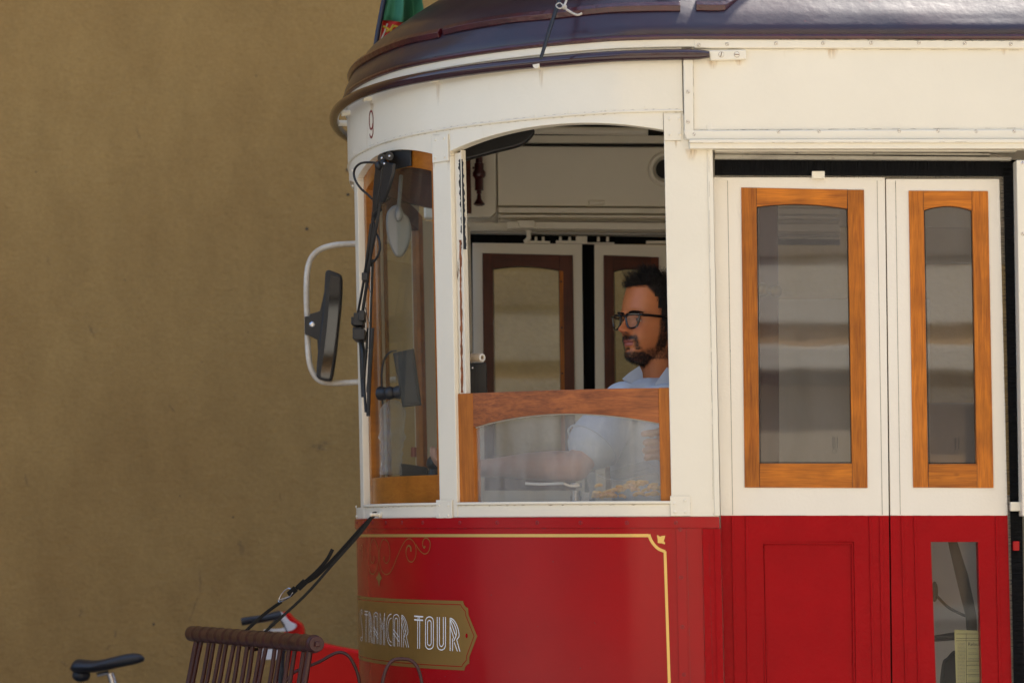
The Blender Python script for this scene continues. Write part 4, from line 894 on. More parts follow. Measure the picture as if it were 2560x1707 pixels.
mb = MB(); slab(mb, [(1455, 607), (1487, 608), (1492, 1300), (1462, 1300)], FY+.012, .01); brush(mb, 1455, 1486, 612, 612, FY-.01)
mb.build('far_brush_seal', 'brush', TR, smooth=False)
mb = MB(); slab(mb, [(1150, 590), (1183, 590), (1188, 1300), (1158, 1300)], FY+.005, .02); slab(mb, [(1150, 583), (2100, 594), (2100, 612), (1150, 607)], FY+.005, .02); mb.build('far_brush_seal', 'brush', TR, smooth=False)
mb = MB(); mb.box(.585, 1.5, FY, FY+.03, .62, 2.45, False); mb.build('far_side_panel', 'cream_in', TR)
mb = MB(); mb.box(1.5, 3.4, FY+.2, FY+.23, .62, 1.75, False); mb.box(1.5, 3.4, FY+.2, FY+.23, 2.6, 2.95, False); mb.box(2.2, 2.35, FY+.2, FY+.23, 1.75, 2.6, False); mb.build('far_side_wall', 'cream_in', TR)
mb = MB(); slab(mb, [(1100, 300), (2800, 300), (2800, 572), (1100, 556)], FY+.03, .03); mb.build('far_side_header', 'cream_in', TR)
mb = MB(); mb.box(3.36, 3.4, .05, 2.3, .62, 2.95, False); mb.build('bulkhead', 'cream_in', TR)
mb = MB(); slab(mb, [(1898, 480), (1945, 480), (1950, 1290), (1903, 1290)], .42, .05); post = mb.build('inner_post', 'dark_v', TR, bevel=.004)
mb = MB(); mb.tube([W(1910, 724, .36), W(1938, 728, .35)], [.015, .010], 12); mb.ball(W(1940, 728, .35), .018); mb.ball(W(1908, 724, .36), .020); mb.build('knob', 'brass', post)
# ceiling lamp cover, dark ceiling edge
mb = MB(); mb.tube([W(1330, 326, 1.95), W(1620, 330, 1.95)], .014, 12); mb.build('ceiling_lamp', 'cream_in', TR)
# inside face of nose below windows, control desk
mb = MB(); panel(mb, S_of(1669, 1.5), mir(S_of(1200, 1.5)), Z_FLOOR, 1.69, -.06, -.045); mb.build('inner_lining', 'cream_in', TR)
mb = MB(); panel(mb, S_of(1669, 1.5), sNS*.7, 1.66, 1.672, -.16, -.045); mb.build('desk_shelf', 'grey_part', TR, bevel=.002)
mb = MB(); mb.box(-.34, .02, .75, 1.35, Z_FLOOR, 1.60, False); mb.build('controller_cabinet', 'grey_part', TR, bevel=.015, seg=3)
# sun visor / inside mirror at the top of the side window
def loft_oval(name, pts, Y, th, m, parent=TR, bev=.006): mb = MB(); slab(mb, pts, Y, th); return mb.build(name, m, parent, bevel=bev, seg=3)
ov = cr([(x, y, 0) for x, y in ((1130, 330), (1240, 318), (1310, 318), (1336, 324), (1328, 344), (1300, 364), (1240, 380), (1165, 400), (1100, 415), (1060, 400), (1065, 350))], 5, True)
loft_oval('cab_visor', [(p.x, p.y) for p in ov], .55, .035, 'black', TR, .012)
# ------------------------------------------------------------------ wipers on the windscreen
wp = MB()
def T(pts, r, m, name='wiper_arm', off=.03, par=TR, ox=870, oy=370, sc=4.75, sm=True, seg=8):
    P = [sp(ox+x/sc, oy+y/sc, off) for x, y in pts]; P = cr(P, 5) if sm and len(P) > 2 else P
    rr = r if not isinstance(r, list) else [r[0]+(r[1]-r[0])*i/(len(P)-1) for i in range(len(P))]
    return MB().tube(P, rr, seg).build(name, m, par)
def armplate(pts, off, name='wiper_arm'):
    a = [sp(870+x/4.75, 370+y/4.75, off) for x, y in pts]; n_ = SN(SZ(920, 450)[0])*-.012
    mb = MB(); mb.prism(a, n_); return mb.build(name, 'black', TR, bevel=.003, seg=3)
wa = armplate([(325, 190), (400, 200), (385, 400), (345, 600), (320, 770), (285, 770), (290, 560), (305, 380)], .040)
wb = armplate([(430, 160), (530, 190), (520, 290), (470, 470), (400, 650), (370, 640), (390, 400), (410, 260)], .048)
mb = MB()
for x, y, r in ((402, 122, .013), (492, 100, .013), (425, 180, .012), (370, 210, .014)): mb.ball(sp(870+x/4.75, 370+y/4.75, .042), r, 12, 8)
mb.tube([sp(870+400/4.75, 370+110/4.75, -.02), sp(870+402/4.75, 370+122/4.75, .05)], .012, 10); mb.tube([sp(870+492/4.75, 370+90/4.75, -.02), sp(870+492/4.75, 370+100/4.75, .05)], .012, 10)
pv = mb.build('wiper_pivot', 'black', TR)
mb = MB()
for x, y in ((402, 122), (492, 98), (432, 187)): mb.ball(sp(870+x/4.75, 370+y/4.75, .056), .0042, 8, 6)
mb.build('pivot_nut', 'steel', pv)
s_a, z_a = SZ(985, 392); mb = MB(); panel(mb, SZ(1017, 392)[0], SZ(962, 392)[0], z_a-.035, z_a+.02, -.018, -.012, 3); mb.build('wiper_motor_plate', 'rubber_grey', TR, bevel=.002)
T([(340, 180), (240, 172), (150, 185), (90, 235), (70, 310), (95, 400), (160, 490), (230, 550), (285, 605)], .0036, 'rubber', 'washer_hose', .035)
T([(305, 880), (330, 1000), (370, 1090), (380, 1200), (340, 1310), (280, 1370), (230, 1440)], .0036, 'rubber', 'washer_hose', .035)
T([(300, 760), (290, 900), (250, 1180), (200, 1480)], .0042, 'black', 'wiper_rod', .036)
T([(385, 640), (350, 860), (300, 1120), (240, 1420), (215, 1560)], .0048, 'black', 'wiper_rod', .042)
T([(380, 730), (320, 790), (300, 860)], .007, 'black', 'wiper_clip', .04)
A4 = dict(ox=740, oy=560, sc=3.735)
T([(700, 0), (640, 480), (575, 850)], .0040, 'black', 'wiper_rod', .036, **A4)
T([(735, 0), (680, 420), (620, 840)], .0048, 'black', 'wiper_rod', .042, **A4)
mb = MB()
for x0, y0, x1, y1 in ((535, 895, 580, 935), (560, 860, 625, 945), (600, 830, 640, 900), (548, 990, 590, 1070), (560, 1010, 640, 1075), (585, 980, 612, 1050), (628, 480, 670, 525)):
    a_ = sp(740+x0/3.735, 560+y0/3.735, .034); b_ = sp(740+x1/3.735, 560+y1/3.735, .052); lo = Vector(map(min, a_, b_)); hi = Vector(map(max, a_, b_)); mb = MB(); mb.box(lo.x, hi.x, lo.y, hi.y, lo.z, hi.z, False); mb.build('wiper_joint', 'black', TR, bevel=.002)
T([(610, 860), (600, 1000), (612, 1120), (625, 1200), (632, 1400), (625, 1445)], [.010, .006], 'black', 'wiper_blade_arm', .036, **A4)
T([(715, 330), (700, 700), (688, 1100), (670, 1570)], .0048, 'rubber', 'wiper_blade', .030, **A4)
T([(700, 400), (688, 760), (676, 1150), (660, 1500)], .0012, 'steel', 'blade_spine', .038, **A4)
T([(565, 0), (550, 200), (535, 420), (548, 660)], .0040, 'black', 'wiper_blade_arm', .036, ox=740, oy=820, sc=3.137)
T([(600, 0), (588, 200), (575, 420), (566, 690)], .0058, 'rubber', 'wiper_blade', .030, ox=740, oy=820, sc=3.137)
T([(512, 60), (520, 300), (530, 540)], .0075, 'black', 'wiper_blade_arm', .036, ox=740, oy=820, sc=3.137)
T([(650, 780), (665, 860), (688, 930)], .0014, 'rubber', 'wiper_wire', .038, **A4); T([(630, 1310), (650, 1200), (680, 1155)], .0014, 'rubber', 'wiper_wire', .038, **A4); T([(670, 520), (680, 600), (700, 640)], .0014, 'rubber', 'wiper_wire', .038, **A4)
# ------------------------------------------------------------------ far side mirror on its bent tube
MY = 1.75
P = [W(x, y, MY) for x, y in ((990, 601), (890, 609), (835, 613), (795, 627), (772, 660), (766, 720), (768, 800), (770, 870), (776, 915), (792, 945), (822, 957), (890, 955), (990, 948))]
arm = MB().tube([p for p in cr(P, 5)], .0098, 12).build('mirror_arm', 'steel_white', TR)
c4 = lambda L_, Y: [(740+x/3.735, 560+y/3.735) for x, y in L_]
def csl(pts, n=4): return [(p.x, p.y) for p in cr([Vector((x, y, 0)) for x, y in pts], n, True)]
hs = csl([(305, 430), (330, 436), (405, 465), (425, 490), (430, 560), (420, 760), (395, 1000), (375, 1200), (345, 1400), (330, 1450), (300, 1462), (225, 1450), (195, 1425), (190, 1380), (205, 1180), (240, 900), (262, 650), (272, 470), (285, 437)])
mb = MB(); slab(mb, c4(hs, 0), MY-.05, .05); mh = mb.build('side_mirror', 'black', TR, bevel=.012, seg=4)
mg = csl([(322, 478), (345, 480), (400, 498), (406, 530), (402, 700), (380, 960), (350, 1200), (318, 1410), (300, 1438), (245, 1430), (232, 1405), (250, 1280), (285, 1000), (308, 740), (316, 540)])
mb = MB(); n = len(mg); slab(mb, c4(mg, 0), MY-.0535, .004); gls = mb.build('mirror_glass', 'mirror_glass', mh)
mb = MB(); slab(mb, c4([(80, 862), (125, 860), (130, 840), (222, 812), (250, 700), (262, 640), (268, 700), (262, 980), (212, 1180), (205, 1200), (198, 1078), (150, 1052), (105, 1030), (82, 1030)], 0), MY-.042, .045); br_ = mb.build('mirror_bracket', 'black', mh, bevel=.003)
dome('bolt', W(740+153/3.735, 560+937/3.735, MY-.042), (0, -1, 0), .010, .004, 'steel', False, br_)
# ------------------------------------------------------------------ roof fittings: trolley rope and its string, lamp housing
rope = tag(MB().tube([W(1352, 147, -.03), W(1372, 82, -.01), W(1398, 0, .05), W(1440, -130, .2), (.18, .45, 3.36)], [.0048, .0055, .0062, .006, .006], 8).build('trolley_rope', 'black'), 'taut black trolley rope running up over the roof edge above the open window', 'rope')
mb = MB(); k = W(1411, 18, .0); mb.ball(k, .0075, 10, 8); mb.tube(cr([W(1416, -30, .03), W(1416, 0, .02), k, W(1425, 30, -.01), W(1443, 38, -.02), W(1455, 34, -.02)], 5), .0032, 8); mb.tube(cr([k, W(1398, 22, 0), W(1390, 14, .02), W(1400, 8, .03), k], 5), .002, 6)
tag(mb.build('string', 'cord'), 'short knotted white string tied to the black rope on the roof', 'string')
mb = MB(); mb.prism([W(x, y, .06) for x, y in csl([(1700, -60), (1706, -20), (1710, 8), (1704, 22), (1690, 16), (1672, 0), (1650, -25), (1650, -60)], 3)], (0, .12, 0)); hl = mb.build('roof_lamp', 'steel_white', TR, bevel=.01, seg=3)
mb = MB(); mb.prism([W(x, y, .05) for x, y in csl([(1640, -60), (1643, -20), (1652, 6), (1668, 16), (1682, 14), (1676, -10), (1672, -60)], 3)], (0, .10, 0)); mb.build('lamp_rim', 'black', hl, bevel=.006)
# ------------------------------------------------------------------ flag
FYf = 1.32
FL = thing('flag', W(940, 130, FYf), 'drooping green and red flag with yellow emblem on a dark pole behind the tram roof', 'flag')
MB().tube([W(934, 150, FYf), W(945, 80, FYf), W(960, 0, FYf), W(995, -190, FYf)], .0085, 10).build('flag_pole', 'navy', FL)
def cloth(name, m, y0f, y1f, xl_, xr_, n=26, mrow=14):
    mb = MB(); vs = []
    for j in range(mrow+1):
        v_ = j/mrow
        for i in range(n+1):
            u = i/n; x = xl_(v_)+(xr_(v_)-xl_(v_))*u; y = y0f(u)+(y1f(u)-y0f(u))*v_
            yo = .028*math.sin(u*9+.6)*(.4+u)+.012*math.sin(u*17+v_*3); q = W(x, y, FYf+yo); vs.append(q)
    mb.add(vs, [(j*(n+1)+i, j*(n+1)+i+1, (j+1)*(n+1)+i+1, (j+1)*(n+1)+i) for j in range(mrow) for i in range(n)])
    o = mb.build(name, m, FL); o.modifiers.new('thickness', 'SOLIDIFY').thickness = .0015; return o
g_ = cloth('green_field', 'flag_green', lambda u: -180+10*u, lambda u: 50+12*u, lambda v_: 998-47*v_, lambda v_: 1005+60*v_**.6)
r_ = cloth('red_field', 'flag_red', lambda u: 51+12*u, lambda u: 112+4*u, lambda v_: 957-9*v_, lambda v_: 1064-30*v_)
mb = MB()
for pts in (((958, 66), (972, 74), (985, 86), (992, 92)), ((983, 62), (976, 74), (965, 80)), ((976, 78), (985, 66), (1003, 72), (1022, 78)), ((985, 86), (1000, 84), (1012, 70)), ((990, 72), (992, 90)), ((1000, 66), (1012, 72), (1024, 74))):
    mb.tube(cr([W(x, y, FYf-.035) for x, y in pts], 4), .0036, 5)
mb.build('emblem', 'flag_yellow', r_)
MB().tube(cr([W(x, y, FYf-.03) for x, y in ((969, 60), (964, 72), (962, 80), (955, 95), (946, 112))], 4), .0026, 6).build('flag_cord', 'cord', FL)
# ------------------------------------------------------------------ slatted tray hung on a strap in front of the nose
B_ = W(789, 1608.8, .35); A_ = W(482, 1583, 1.35); ax = (A_-B_).normalized()
TY = thing('slatted_tray', (A_+B_)/2-Vector((0, 0, .6)), 'folded dark brown slatted safety tray with ribbed top roller before the tram nose', 'safety tray')
pts = []; rs = []; Ltot = (A_-B_).length; nn_ = 15
for i in range(nn_):
    t0 = i/nn_; t1 = (i+1)/nn_; 
    for q, r in ((t0+.002, .0245), (t0+.010, .0272), (t0+.018, .0258), (t1-.006, .0252)): pts.append(B_.lerp(A_, q)); rs.append(r)
pts = [B_-ax*.002]+pts; rs = [.021]+rs
MB().tube(pts, rs, 20).build('top_roller', 'fender_brown', TY)
mb = MB(); mb.tube([B_-ax*.012, B_+ax*.002], [.0235, .0235], 20); mb.tube([B_-ax*.02, B_-ax*.008], [.011, .011], 4); mb.build('roller_end', 'fender_brown', TY, bevel=.003)
mb = MB(); mb.tube([A_+ax*.01, A_-ax*.01], [.0255, .0255], 20); mb.build('roller_end', 'fender_brown', TY, bevel=.003)
random.seed(5)
for i in range(18):
    t_ = .035+.93*i/17; thick = .0068 if 0 < i < 17 else .010; base_ = B_.lerp(A_, t_); side = (1 if i % 2 else -1)*.0025
    off = Vector((ax.y, -ax.x, 0))*side; d = random.uniform(-.004, .004)
    P = [base_+off+Vector((0, 0, -.015)), base_+off+Vector((-.018+d, 0, -.12)), base_+off+Vector((-.055+d, -.01, -.34)), base_+off+Vector((-.05, .0, -.62))]
    MB().tube(cr(P, 5), thick, 10).build('slat_rod', 'fender_brown', TY)
MB().tube([B_+Vector((-.05, 0, -.63)), A_+Vector((-.05, 0, -.63))], .016, 12).build('bottom_roller', 'fender_brown', TY)
for nm, L_, Ya in (('hoop', ((700, 1720), (735, 1680), (795, 1655), (841, 1631), (868, 1636), (886, 1662), (897, 1695), (900, 1730)), .55), ('hoop', ((950, 1760), (956, 1707), (967, 1668), (984, 1649), (1007, 1646), (1029, 1651), (1045, 1670), (1055, 1707), (1060, 1760)), .22)):
    P = cr([W(x, y, Ya) for x, y in L_], 5); P += [P[-1]+Vector((0, 0, -.3))]; P = [P[0]+Vector((0, 0, -.3))]+P
    MB().tube(P, .0050, 10).build('bumper_hoop', 'fender_brown', TR)
# strap
SP = thing('strap', B_.lerp(A_, .45), 'thin black leather strap with steel buckle holding the slatted tray to the belt rail', 'strap')
rs_, rz = SZ(952, 1286); ringP = SH(rs_, rz, .028)
mb = MB(); mb.tube([SH(rs_, rz, 0), SH(rs_, rz, .006)], .011, 14); mb.tube([SH(rs_, rz, .004), SH(rs_, rz, .03)], .0055, 10); mb.ball(SH(rs_, rz, .03), .0065, 10, 8); mb.build('strap_hook', 'cream', TR)
def band(P, wdt, th, name='band', m='strap', par=SP):      # flat strap along a polyline
    P = [Vector(p) for p in P]; vs = []; view = Vector((0, 1, 0)); n = len(P)
    for i, p in enumerate(P):
        tn = (P[min(i+1, n-1)]-P[max(i-1, 0)]).normalized(); sd = tn.cross(view).normalized()*wdt/2; up = view*th/2
        vs += [p-sd-up, p+sd-up, p+sd+up, p-sd+up]
    fs = [(i*4+j, (i+1)*4+j, (i+1)*4+(j+1) % 4, i*4+(j+1) % 4) for i in range(n-1) for j in range(4)]+[(0, 1, 2, 3), (4*n-1, 4*n-2, 4*n-3, 4*n-4)]
    mb = MB(); mb.add(vs, fs); return mb.build(name, m, par, bevel=.0008)
tb = lambda px: max(0, min(1, (789-px)/(789-482)))
def onbar(px, up=.027, t_=None): q = B_.lerp(A_, tb(px)); return q+Vector((0, 0, up))
E1 = onbar(618); E2 = onbar(672, .024)
def lerpd(px, py, E, x0, y0, x1, y1):      # a point seen at px,py at the depth of the strap line from ring to bar
    u = (x0-px)/(x0-x1); Y = ringP.y+(E.y-ringP.y)*u; return W(px, py, Y)
s1 = [ringP, lerpd(938, 1284, E1, 952, 0, 618, 0), lerpd(905, 1318, E1, 952, 0, 618, 0), lerpd(840, 1390, E1, 952, 0, 618, 0), lerpd(790, 1440, E1, 952, 0, 618, 0), lerpd(752, 1462, E1, 952, 0, 618, 0), lerpd(720, 1486, E1, 952, 0, 618, 0)]
band(cr(s1, 4), .0115, .004)
band(cr([lerpd(704, 1503, E1, 952, 0, 618, 0), lerpd(660, 1535, E1, 952, 0, 618, 0), E1+Vector((.012, -.02, -.003)), E1+Vector((0, -.032, -.022)), E1+Vector((.004, -.028, -.045)), E1+Vector((.03, -.01, -.062)), E1+Vector((.045, .01, -.062))], 4), .0105, .004)
band(cr([ringP+Vector((0, 0, -.006)), lerpd(905, 1328, E2, 952, 0, 672, 0), lerpd(830, 1412, E2, 952, 0, 672, 0), lerpd(760, 1490, E2, 952, 0, 672, 0), E2+Vector((0, -.01, .0))], 4), .0085, .004)
band(cr([lerpd(x, y, E1, 952, 0, 618, 0)+Vector((0, -.006, 0)) for x, y in ((752, 1463), (790, 1430), (818, 1398), (832, 1372))], 4), .0115, .003, 'strap_tongue')
band([lerpd(x, y, E1, 952, 0, 618, 0)+Vector((0, -.004, 0)) for x, y in ((745, 1470), (764, 1452))], .020, .010, 'keeper_loop'); band([lerpd(x, y, E1, 952, 0, 618, 0)+Vector((0, -.004, 0)) for x, y in ((722, 1486), (740, 1470))], .020, .010, 'keeper_loop')
mb = MB(); mb.tube(cr([lerpd(x, y, E1, 952, 0, 618, 0)+Vector((0, -.006, 0)) for x, y in ((697, 1503), (706, 1482), (720, 1470), (732, 1476), (727, 1489), (712, 1499))], 3, True), .0022, 6, closed=True); mb.tube([lerpd(x, y, E1, 952, 0, 618, 0)+Vector((0, -.010, 0)) for x, y in ((695, 1500), (728, 1489))], .0022, 6); mb.build('buckle', 'steel', SP)
# ------------------------------------------------------------------ red bicycle by the wall
BY = 3.45
BK = thing('bicycle', (WX(430, BY), BY, .14), 'parked red and white bicycle with black saddle, partly hidden behind the slatted tray', 'bicycle')
cc = lambda L_: [(140+x/4.704, 1500+y/4.704) for x, y in L_]
top = cc([(185, 770), (230, 695), (330, 695), (470, 705), (600, 680), (750, 645), (900, 622), (990, 630), (1036, 665)]); bot = cc([(190, 820), (240, 850), (330, 850), (450, 845), (600, 822), (740, 790), (880, 760), (980, 735), (1038, 712)])
wds = [.05, .078, .085, .075, .05, .034, .026, .022, .012]
mb = MB(); vs = []; seg = 18
topc = cr([Vector((*p, 0)) for p in top], 3); botc = cr([Vector((*p, 0)) for p in bot], 3); wc = cr([Vector((w_, 0, 0)) for w_ in wds], 3)
for a, b_, w_ in zip(topc, botc, wc):
    ta, tb_ = W(a.x, a.y, BY), W(b_.x, b_.y, BY)
    for k in range(seg):
        an = 2*math.pi*k/seg; cz = (ta.z+tb_.z)/2+(ta.z-tb_.z)/2*math.sin(an)*(1 if math.sin(an) > 0 else 1); cx_ = (ta.x+tb_.x)/2; vs.append(Vector((cx_, BY+w_.x*math.copysign(abs(math.cos(an))**.8, math.cos(an)), cz)))
n = len(topc); mb.add(vs, [(i*seg+k, i*seg+(k+1) % seg, (i+1)*seg+(k+1) % seg, (i+1)*seg+k) for i in range(n-1) for k in range(seg)]+[tuple(range(seg)), tuple(range((n-1)*seg, n*seg))])
mb.build('saddle', 'bike_black', BK)
mb = MB(); mb.ball(W(203, 1687, BY), (.038, .03, .028), 14, 10); mb.build('rear_lamp', 'bike_black', BK)
mb = MB(); mb.tube([W(243, 1686, BY), W(272, 1680, BY)], .009, 8); mb.tube([W(276, 1682, BY), W(290, 1730, BY), W(312, 1850, BY)], .0165, 12); mb.build('seat_post', 'steel', BK)
mb = MB(); mb.tube([W(604, 1553, BY-.2), W(618, 1551, BY-.2), W(660, 1545, BY-.16), W(697, 1536, BY-.1)], [.0165, .0165, .0155, .018], 12); mb.build('handlebar_grip', 'bike_black', BK)
mb = MB(); mb.tube([W(697, 1540, BY-.1), W(690, 1550, BY-.09), W(684, 1562, BY-.08)], .006, 8); mb.build('brake_lever', 'bike_black', BK)
mb = MB(); mb.prism([W(x, y, BY-.1) for x, y in csl([(690, 1527), (705, 1532), (722, 1552), (740, 1562), (730, 1575), (700, 1578), (664, 1578), (662, 1573), (712, 1568), (700, 1545), (688, 1535)], 3)], (0, .05, 0)); mb.build('stem_cover', 'bike_white', BK, bevel=.008, seg=3)
mb = MB(); mb.prism([W(x, y, BY-.02) for x, y in csl([(704, 1531), (718, 1531), (735, 1548), (752, 1560), (758, 1575), (757, 1590), (745, 1600), (716, 1600), (712, 1575), (722, 1560), (712, 1548)], 3)], (0, .10, 0)); mb.build('handlebar_shroud', 'bike_red', BK, bevel=.015, seg=3)
mb = MB(); mb.prism([W(x, y, BY) for x, y in ((722, 1585), (806, 1606), (850, 1616), (980, 1640), (970, 1800), (722, 1800))], (0, .05, 0)); mb.build('front_panel', 'bike_red', BK, bevel=.02, seg=3)
mb = MB(); slab(mb, [(650, 1621), (697, 1621), (693, 1648), (646, 1648)], BY-.08, .015); mb.build('white_label', 'bike_white', BK, bevel=.002)
mb = MB(); mb.tube([W(710, 1600, BY-.03), W(704, 1640, BY-.03), W(700, 1760, BY-.03)], .014, 10); mb.build('front_fork', 'bike_black', BK)
mb = MB(); mb.tube([W(300, 1810, BY), Vector((WX(330, BY), BY, .42))], .018, 10); mb.tube([W(704, 1700, BY), Vector((WX(520, BY), BY, .38)), Vector((WX(330, BY), BY, .42))], .026, 10); mb.build('frame', 'bike_red', BK)
for cx_ in (WX(190, BY), WX(760, BY)):
    c = Vector((cx_, BY, .14+.34)); ring = lambda r: [c+Vector((math.cos(a)*r, 0, math.sin(a)*r)) for a in [i*math.pi/24 for i in range(48)]]
    wh = MB().tube(ring(.318), .022, 8, closed=True).build('wheel', 'rubber', BK); mb = MB().tube(ring(.290), .008, 6, closed=True); mb.tube([c-Vector((0, .05, 0)), c+Vector((0, .05, 0))], .02, 8)
    for i in range(16): a = i*math.pi/8; mb.tube([c, c+Vector((math.cos(a)*.29, 0, math.sin(a)*.29))], .0015, 4)
    mb.build('rim', 'steel', wh)
mb = MB(); mb.tube([Vector((WX(330, BY), BY, .42)), Vector((WX(190, BY), BY, .48))], .012, 8); mb.tube([W(700, 1700, BY), Vector((WX(760, BY), BY, .48))], .014, 8); mb.build('stays', 'bike_red', BK)
for q_ in (((690, 1548), (672, 1570), (690, 1600), (712, 1640)), ((700, 1545), (720, 1590), (700, 1625), (706, 1680))): MB().tube(cr([W(x, y, BY-.14) for x, y in q_], 5), .003, 6).build('brake_cable', 'bike_black', BK)
# ------------------------------------------------------------------ loose things in the cab
# device on its swivel mount behind the windscreen
DV = thing('black_device', W(975, 990, .62), 'flat black box device on a swivel mount behind the side windscreen', 'device')
mb = MB(); slab(mb, [(982, 882), (1034, 871), (1053, 1012), (1006, 1017)], .62, .03); mb.build('housing', 'black', DV, bevel=.003, seg=3)
mb = MB(); slab(mb, [(990, 890), (1030, 881), (1046, 1004), (1010, 1009)], .617, .002); mb.build('back_cover', 'rubber_grey', DV, bevel=.002)
mb = MB(); mb.ball(W(975, 982, .63), .020); mb.tube([W(951, 983, .66), W(970, 983, .64)], [.022, .017], 12); mb.tube([W(975, 982, .63), W(1000, 980, .63)], [.014, .022], 12); mb.build('swivel_mount', 'black', DV)
MB().tube(cr([W(x, y, .66) for x, y in ((992, 877), (975, 880), (960, 900), (954, 940), (955, 990), (957, 1010))], 4), .003, 6).build('cable', 'rubber', DV)
# crushed water bottle
prof_b = [(1000, .006), (1004, .020), (1012, .030), (1022, .038), (1036, .040), (1046, .040), (1048, .037), (1056, .039), (1060, .036), (1068, .038), (1072, .035), (1082, .037), (1090, .042), (1096, .040), (1104, .033), (1114, .037), (1124, .031), (1134, .036), (1142, .030), (1152, .034), (1162, .029), (1172, .034), (1186, .033)]
mb = MB(); vs = []; seg = 22
for y, r in prof_b:
    c = W(983+(y-1000)*-.03, y, .72)
    for k in range(seg): a = 2*math.pi*k/seg; rr = r*(1+.13*noise.noise(Vector((math.cos(a)*2, math.sin(a)*2, y*.09)))*(1 if y > 1090 else .3)); vs.append(c+Vector((math.cos(a)*rr, math.sin(a)*rr, 0)))
n = len(prof_b); mb.add(vs, [(i*seg+k, i*seg+(k+1) % seg, (i+1)*seg+(k+1) % seg, (i+1)*seg+k) for i in range(n-1) for k in range(seg)]+[tuple(range(seg)), tuple(range((n-1)*seg, n*seg))])
bo = mb.build('water_bottle', 'plastic_clear'); tag(bo, 'crushed clear plastic water bottle standing behind the side windscreen', 'bottle')
mb = MB(); slab(mb, [(999, 1157), (1030, 1161), (1068, 1168), (1068, 1190), (999, 1190)], .80, .12); tag(mb.build('dark_box', 'dark_in', bevel=.004), 'low dark box on the cab desk beside the water bottle', 'box')
mb = MB(); mb.ball(W(1087, 1158, .70), (.026, .026, .026), 16, 12); mb.tube([W(1087, 1170, .70), W(1085, 1200, .70)], [.018, .024], 12); mb.build('control_knob', 'black', TR)
mb = MB(); mb.tube([W(1034, 1118, .9), W(1034, 1142, .9)], .009, 10); tag(mb.build('pink_tube', 'lip'), 'small pink capped tube standing behind the dark box', 'tube')
# grey oval inner mirror behind the windscreen
MR = thing('inner_mirror', W(990, 560, .58), 'pale grey teardrop shell of a mirror hanging behind the side windscreen', 'mirror')
gm = csl([(975, 520), (985, 513), (1000, 512), (1008, 530), (1022, 545), (1028, 575), (1022, 610), (1008, 636), (997, 641), (986, 636), (972, 605), (965, 570), (966, 535)], 4)
mb = MB(); slab(mb, gm, .60, .030); mb.build('shell', 'shell_grey', MR, bevel=.012, seg=4)
mb = MB(); mb.ball(W(997, 535, .59), (.013, .012, .022), 14, 10); mb.tube([W(997, 520, .60), W(1003, 440, .66)], .006, 8); mb.build('bracket', 'shell_grey', MR)
# ticket machine with paper roll
TM = thing('ticket_machine', W(1190, 985, .40), 'black ticket printer with a paper roll on top, just inside the open window', 'ticket machine')
mb = MB(); slab(mb, [(1150, 898), (1174, 900), (1176, 907), (1216, 906), (1218, 1010), (1150, 1010)], .42, .07); mb.build('housing', 'black', TM, bevel=.003, seg=3)
mb = MB(); slab(mb, [(1188, 912), (1193, 912), (1193, 1005), (1188, 1005)], .417, .004); mb.build('groove', 'rubber_grey', TM)
dome('screw', W(1181, 919, .42), (0, -1, 0), .003, .001, 'steel', False, TM)
mb = MB(); a_ = W(1205, 894, .36); b_ = W(1150, 894, .42); seg = 24; vs = []
dd = (b_-a_).normalized(); u = Vector((0, 0, 1)); v_ = dd.cross(u).normalized()
for P, r in ((a_, .0055), (a_, .0125), (b_, .0125), (b_, .0055)):
    for k in range(seg): an = 2*math.pi*k/seg; vs.append(P+(u*math.sin(an)+v_*math.cos(an))*r)
mb.add(vs, [(i*seg+k, i*seg+(k+1) % seg, ((i+1) % 4)*seg+(k+1) % seg, ((i+1) % 4)*seg+k) for i in range(4) for k in range(seg)]); mb.build('paper_roll', 'paper_tube', TM)
mb = MB(); mb.tube([a_-dd*.0008+(u*math.sin(x)+v_*math.cos(x))*.0095 for x in [i*math.pi/12 for i in range(24)]], .003, 6, closed=True); mb.build('roll_end', 'paper_white', TM)
# brake lever and stand on the desk, seen through the dirty sash
LV = thing('desk_lever', W(1440, 1250, .32), 'flat white handled metal lever on a small round stand behind the lowered sash', 'lever')
band([W(1313, 1208, .30), W(1350, 1210, .30), W(1408, 1208, .30)], .007, .02, 'handle', 'white_vinyl', LV); band([W(1408, 1208, .30), W(1424, 1214, .30), W(1450, 1214, .30)], .007, .02, 'neck', 'steel', LV)
mb = MB(); mb.tube([W(1440, 1207, .32), W(1440, 1218, .32)], .017, 16); mb.tube([W(1440, 1226, .32), W(1440, 1240, .32)], .013, 16); mb.tube([W(1440, 1240, .32), W(1440, 1262, .32)], .016, 16); mb.build('stand', 'steel', LV)
mb = MB(); slab(mb, [(1455, 1230), (1473, 1230), (1473, 1262), (1455, 1262)], .30, .03); mb.build('block', 'steel_white', LV, bevel=.003)
